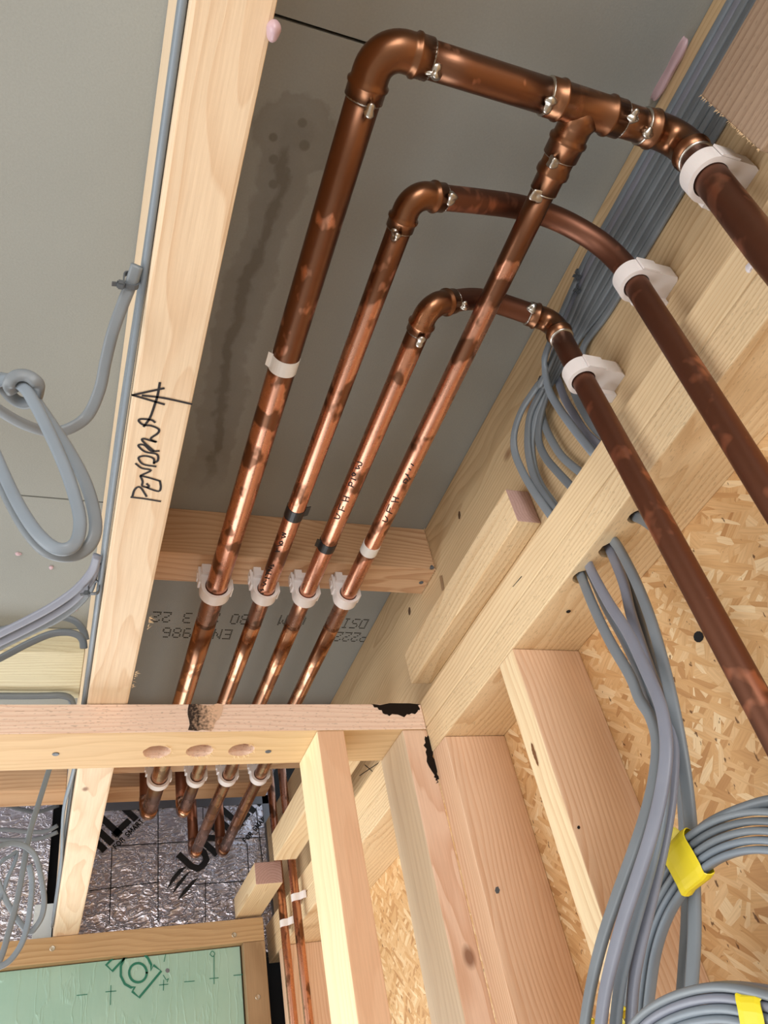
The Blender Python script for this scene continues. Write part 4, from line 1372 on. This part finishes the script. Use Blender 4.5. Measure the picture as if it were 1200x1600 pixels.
# lower coil along the bottom edge
base2 = [(960, 1700), (985, 1640), (1020, 1598), (1070, 1572), (1130, 1562), (1195, 1574), (1260, 1600), (1310, 1650), (1330, 1740), (1260, 1850), (1120, 1890), (1000, 1850)]
low_names = ['topmost', 'second', 'third', 'lowest']
for k in range(4):
    pts = []
    for i, (u, v) in enumerate(base2):
        pts.append(at(u + (k - 1.2) * 10 * (1 - i / 9 if i < 8 else 0.1 - 0.5 * (i - 7)), v + (k - 1.2) * (17 + 2.0 * (i - 4) if i < 8 else (0, -12, -16, -10)[i - 8]), 'x', 0.418 + 0.0006 * (k % 2)))
    cable('%s cable of the lower coil at the bottom edge' % low_names[k], pts, ('cable_a', 'cable_d', 'cable_b', 'cable_b')[k], w=0.0058, h=0.0108, hint=(1, 0, 0.0), group=CG)
cable('thin lilac cable lying over the lower coil', [at(u, v, 'x', x) for u, v, x in ((1050, 1560, .43), (1090, 1547, .43), (1130, 1541, .43), (1170, 1543, .43), (1215, 1552, .43), (1270, 1580, .43))], 'cable_d', w=0.0060, h=0.0085, hint=(1, 0, 0.1), group=CG)
for (u, v, lb, hw, ln) in ((1193, 1613, 'yellow tape on the lower coil at the right edge', 0.0215, 0.020), (984, 1594, 'small yellow tape in the gap beside the lower coil', 0.006, 0.010), (930, 1610, 'small yellow tape at the bottom edge left of the coils', 0.006, 0.012)):
    x_ = 0.4185 if u > 1100 else 0.462
    c_ = at(u, v, 'x', x_)
    ax_ = (at(u + 20, v + 4, 'x', x_) - c_).normalized() if u > 1100 else (at(u - 8, v + 20, 'x', x_) - c_).normalized()
    th_ = Vector((1, 0, 0))
    wd_ = ax_.cross(th_).normalized()
    tape_wrap(lb, c_, ax_, wd_, th_, hw, 0.0085, ln)

# ------------------------------------------------------------------ cables on the left of the joist
JG = 'cables along the left side of the joist'
xj = JX[0] - 0.0034
cable('pale blue-grey cable along the left side of the joist', [(xj, -1.5, 0.622), (xj, 0.1, 0.622), (xj, 0.35, 0.620), (xj - 0.001, 0.6, 0.618), (xj, 0.9, 0.618), (xj, 1.25, 0.616), (xj - 0.008, 1.45, 0.62), (xj, 1.7, 0.618), (xj, 2.06, 0.618)], 'cable_b', hint=(1, 0, 0), group=JG)
cable('darker grey cable tucked above the pale one on the joist side', [(xj, -1.5, 0.634), (xj, 0.1, 0.634), (xj, 0.35, 0.632), (xj - 0.002, 0.6, 0.640), (xj, 0.9, 0.634), (xj, 1.25, 0.630), (xj, 1.7, 0.630), (xj, 2.06, 0.630)], 'cable_a', hint=(1, 0, 0), group=JG)
KG = 'cables swinging left of the joist'
cable('grey cable swinging away from the joist towards the left edge in a wide curve', [at(u, v, 'z', z) for u, v, z in ((214, 415, .615), (206, 440, .612), (192, 475, .604), (176, 520, .59), (165, 565, .58), (156, 608, .57), (138, 648, .56), (112, 668, .55), (82, 675, .545), (45, 666, .54), (5, 645, .54), (-60, 600, .54), (-140, 540, .54))], 'cable_a', hint=(0.3, 0.2, 1), group=KG)
tie('dark tie on the joist cables where one swings away', at(205, 438, 'z', 0.616), (0, 1, 0), 0.010, 0.006, TG)
# knotted hank hanging near the left edge
YK = 0.42
kn = lambda L: [at(u, v, 'y', YK + dy) for u, v, dy in L]
cable('inner cable of the knotted hank hanging at the left edge', kn([(-60, 640, .02), (-20, 605, .0), (10, 594, -.008), (36, 604, -.012), (56, 634, -.012), (80, 682, -.01), (102, 732, -.006), (118, 780, -.002), (125, 815, .0), (120, 845, .002), (104, 858, .004), (82, 854, .006), (56, 830, .008), (30, 790, .01), (8, 745, .012), (-12, 700, .012), (-40, 650, .014)]), 'cable_b', w=0.0085, h=0.0048, hint=(0.15, 0.68, 0.7), group=KG)
cable('outer cable of the knotted hank hanging at the left edge', kn([(-50, 600, .01), (-10, 590, .006), (28, 598, -.002), (52, 622, -.002), (80, 662, -.002), (110, 708, .0), (134, 755, .002), (147, 800, .004), (149, 830, .006), (140, 852, .010), (120, 866, .014), (94, 868, .016), (66, 856, .018), (38, 822, .020), (12, 774, .022), (-8, 728, .024), (-40, 670, .026)]), 'cable_a', w=0.0085, h=0.0048, hint=(-0.1, 0.68, 0.72), group=KG)
cable('short knot turn round the top of the hank at the left edge', kn([(20, 612, -.004), (14, 600, -.012), (24, 588, -.018), (42, 587, -.02), (58, 598, -.018), (60, 612, -.008), (54, 626, .004), (36, 630, .01), (18, 620, .008), (2, 600, 0.0), (-10, 592, -.004), (-40, 590, -.004)]), 'cable_a', w=0.0092, h=0.0056, hint=(0.2, 1, 0.5), group=KG)
# cables leaving the joist to the left, above the head plate
low = [([(152, 868), (144, 892), (120, 920), (84, 946), (44, 968), (0, 990), (-80, 1030), (-200, 1090)], .612, 'cable_d', 'uppermost lilac cable sweeping left from the joist above the flat noggin'),
       ([(151, 880), (142, 905), (118, 936), (84, 960), (44, 982), (0, 1004), (-80, 1044), (-200, 1104)], .616, 'cable_d', 'lower lilac cable sweeping left from the joist above the flat noggin'),
       ([(148, 890), (140, 920), (120, 945), (88, 968), (50, 986), (5, 1008), (-70, 1050), (-200, 1110)], .625, 'cable_a', 'grey cable tucked under the two lilac ones left of the joist')]
for pts, z, mt, lb in low:
    cable(lb, [at(u, v, 'z', z) for u, v in pts], mt, hint=(0.35, 0.3, 1), group=KG)
cable('dark cable arching over to the joist in front of the flat noggin', [at(u, v, 'z', z) for u, v, z in ((131, 1012, .64), (129, 1000, .645), (121, 992, .65), (104, 988, .655), (78, 991, .66), (45, 1005, .66), (5, 1026, .66), (-80, 1070, .66), (-160, 1110, .66))], 'cable_c', hint=(0.2, 0.4, 1), group=KG)
cable('shaded flat cable behind the arching dark one left of the joist', [at(u, v, 'z', z) for u, v, z in ((134, 1000, .66), (130, 985, .67), (118, 971, .68), (98, 965, .69), (70, 969, .70), (40, 975, .70), (0, 985, .70))], 'cable_c', hint=(0.2, 0.4, 1), group=KG)
cable('blue-grey cable lying across behind the head plate at the left edge', [(-0.9, 1.40, 0.81), (-0.3, 1.40, 0.81), (-0.05, 1.40, 0.81), (0.02, 1.40, 0.81), (0.036, 1.42, 0.80)], 'cable_c', w=0.012, h=0.012, hint=(0, 0, 1), group=KG)
tie('dark tie where the lilac cables leave the joist', at(147, 918, 'z', 0.612), (0.2, 1, 0), 0.009, 0.006, TG)

# hank of cable beyond the partition, left of the joist
YB = 1.62
bn = lambda L: [at(u, v, 'y', YB + dy) for u, v, dy in L]
BG = 'cable loops beyond the partition'
cable('straight flat cable dropping to the loops beyond the partition', bn([(85, 1180, .0), (76, 1205, .0), (62, 1250, .0), (48, 1295, .0), (40, 1335, .0), (34, 1370, .0), (26, 1410, .0), (14, 1455, .0), (2, 1495, .0), (-20, 1540, .0)]), 'cable_a', hint=(0, 1, 0.2), group=BG)
cable('outer loop of the hank beyond the partition', bn([(-20, 1340, -.02), (0, 1322, -.02), (22, 1318, -.02), (42, 1324, -.02), (56, 1340, -.015), (64, 1370, -.01), (69, 1405, -.005), (66, 1430, .0), (56, 1448, .005), (46, 1456, .01), (30, 1440, .015), (14, 1415, .02), (0, 1385, .02), (-12, 1350, .02)]), 'cable_a', hint=(0.5, 1, 0), group=BG)
cable('inner loop of the hank beyond the partition', bn([(46, 1352, -.03), (50, 1380, -.03), (47, 1420, -.03), (42, 1450, -.03), (32, 1478, -.03), (14, 1502, -.03), (-10, 1515, -.03)]), 'cable_b', hint=(0.4, 1, 0), group=BG)
cable('thin curl of cable at the top of the hank beyond the partition', bn([(-10, 1360, .01), (4, 1345, .01), (16, 1338, .012), (26, 1332, .014), (22, 1350, .016), (12, 1372, .018), (4, 1395, .02), (-10, 1420, .02)]), 'cable_b', w=0.008, h=0.005, hint=(0.4, 1, 0), group=BG)
for k, (z0, lb) in enumerate(((0.845, 'upper cable slung across the foil left of the joist'), (0.80, 'middle cable slung across the foil left of the joist'), (0.775, 'lower cable slung across the foil left of the joist'))):
    cable(lb, [at(u, v, 'y', 2.10 + 0.01 * k) for u, v in (((92, 1258), (60, 1268), (30, 1264), (0, 1256), (-60, 1250)), ((90, 1290), (74, 1298), (50, 1300), (0, 1296), (-60, 1300)), ((90, 1300), (70, 1308), (45, 1312), (0, 1312), (-60, 1308)))[k]], ('cable_c', 'cable_a', 'cable_a')[k], hint=(0, 1, 0.1), group=BG)

# ------------------------------------------------------------------ small wear marks
wp = lambda u, v: at(u, v, 'x', XP)
patch('gouge', [wp(830, 1160), wp(834, 1166), wp(841, 1190), wp(842, 1200), wp(836, 1186), wp(831, 1172)], (-1, 0, 0), plain('dark_gouge', (120, 78, 44), 0.9), st_g, jag=0.0006)
fy = lambda u, v: at(u, v, 'y', 1.0075)
patch('nail_head', [fy(777 + 4 * math.cos(k), 1391 + 6 * math.sin(k)) for k in range(6)], (0, -1, 0), M['tie'], st_t)
fy2 = lambda u, v: at(u, v, 'y', 0.7716)
patch('nail_head', [fy2(904 + 2.5 * math.cos(k), 1293 + 3 * math.sin(k)) for k in range(6)], (0, -1, 0), M['dark'], st_g)
rx = lambda u, v: at(u, v, 'x', XR)
ink('pencil_marks', [[rx(562, 1212), rx(592, 1192)], [rx(570, 1195), rx(590, 1212)], [rx(436, 1320), rx(455, 1304)], [rx(440, 1306), rx(452, 1320)]], (-1, 0, 0), 0.0016, M['print'], rim)
plq = [rx(687, 900), rx(691, 899), rx(695, 922), rx(691, 923)]
patch('nail_plate', plq, (-1, 0, 0), M['steel'], rim, up=0.0008)
for p in ((718, 805), (675, 1028), (640, 955), (755, 1010)):
    patch('check_mark', [rx(p[0] + 2.0 * math.cos(k * 1.05), p[1] + 7 * math.sin(k * 1.05)) for k in range(6)], (-1, 0, 0), plain('dark_bark_streak', (92, 66, 44), 0.9), rim, up=0.0004)
for p in ((775, 858), (808, 908)):
    patch('check_mark', [wp(p[0] + 7, p[1] - 8), wp(p[0] + 8, p[1] - 7), wp(p[0] - 6, p[1] + 9), wp(p[0] - 7, p[1] + 9)], (-1, 0, 0), M['print'], wp_hi, up=0.0004)


def splinters(name, spots, parent, n, ln, out, mat):
    """loose fibres standing off a torn edge"""
    bm = bmesh.new()
    for k in range(n):
        a_, b_ = random.choice(spots)
        c_ = Vector(a_).lerp(Vector(b_), random.random())
        d_ = (Vector(out) + Vector((random.uniform(-.7, .7), random.uniform(-.7, .7), random.uniform(-.7, .7)))).normalized() * random.uniform(0.3, 1.0) * ln
        s_ = d_.orthogonal().normalized() * 0.0007
        f_ = [bm.verts.new(q) for q in (c_ - s_, c_ + s_, c_ + d_)]
        g_ = bm.verts.new(c_ + d_.cross(s_).normalized() * 0.0008)
        bm.faces.new((f_[0], f_[1], f_[2]))
        bm.faces.new((f_[0], f_[2], g_))
        bm.faces.new((f_[1], g_, f_[2]))
    tag(link(name, from_bm(bm), mat, parent), kind='stuff')


fresh = plain('torn_fibre', (226, 196, 156), 0.8)
xe = 0.5685
splinters('splinters', [((xe, NY[0], NZ[1]), (xe, NY[0], NZ[0])), ((xe, NY[0], NZ[0]), (xe, NY[1], NZ[0]))], nog, 110, 0.007, (0.1, -0.9, -0.6), fresh)
splinters('splinters', [(at(234, 962, 'z', ZJ), at(230, 985, 'z', ZJ)), (at(212, 1050, 'z', ZJ), at(206, 1075, 'z', ZJ))], joist, 26, 0.009, (1, -0.3, -0.1), fresh)
eb = ((0.525, 0.1595, 0.740), (0.525, 0.1595, 0.622))
splinters('splinters', [eb], bpy.data.objects['sawn_board'], 60, 0.004, (-0.3, 1, 0), fresh)

# ------------------------------------------------------------------ foam drops
FG = 'drops of foam'
fo = blob('foam_drop', at(427, 47, 'z', 0.600), 0.0062, M['foam'], (0.8, 1.0, 1.2), None, 0.1, 3)
tag(fo, 'round pink foam drop on the joist edge near the top of the picture', 'foam', FG)
fo = blob('foam_smear', at(1050, 110, 'x', 0.566) + Vector((-0.002, 0, 0.002)), 0.011, M['foam'], (0.5, 3.0, 0.9), None, 0.35, 5)
tag(fo, 'pink foam smear between ceiling and rim beam above the thick pipe', 'foam', FG)
fo = blob('foam_drop', at(1171, 417, 'x', XP - 0.0005), 0.0045, plain('white_foam', (226, 222, 228), 0.4), (0.4, 1, 1.2), None, 0.2, 6)
tag(fo, 'small white foam drop on the wall plate at the right edge', 'foam', FG)
for (u, v, r_, lb) in ((75, 867, 0.0075, 'largest foam drop on the ceiling left of the joist'), (29, 866, 0.0045, 'small foam drop on the ceiling nearest the left edge'), (80, 887, 0.004, 'small grey foam drop on the ceiling below the largest one'), (117, 953, 0.004, 'small foam drop on the ceiling by the joist')):
    fo = blob('foam_drop', at(u, v, 'z', H - 0.001), r_, M['foam'], (1, 1, 0.4), None, 0.2, int(u))
    tag(fo, lb, 'foam', FG)

# black hole in the sheathing beside the copper drop
hl = patch('drilled_hole', [at(1092 + 8 * math.cos(k * math.tau / 10), 995 + 9 * math.sin(k * math.tau / 10), 'x', XO) for k in range(10)], (-1, 0, 0), M['dark'], wr, up=0.0006)

for o in bpy.data.objects:
    if '_o' in o:
        del o['_o']
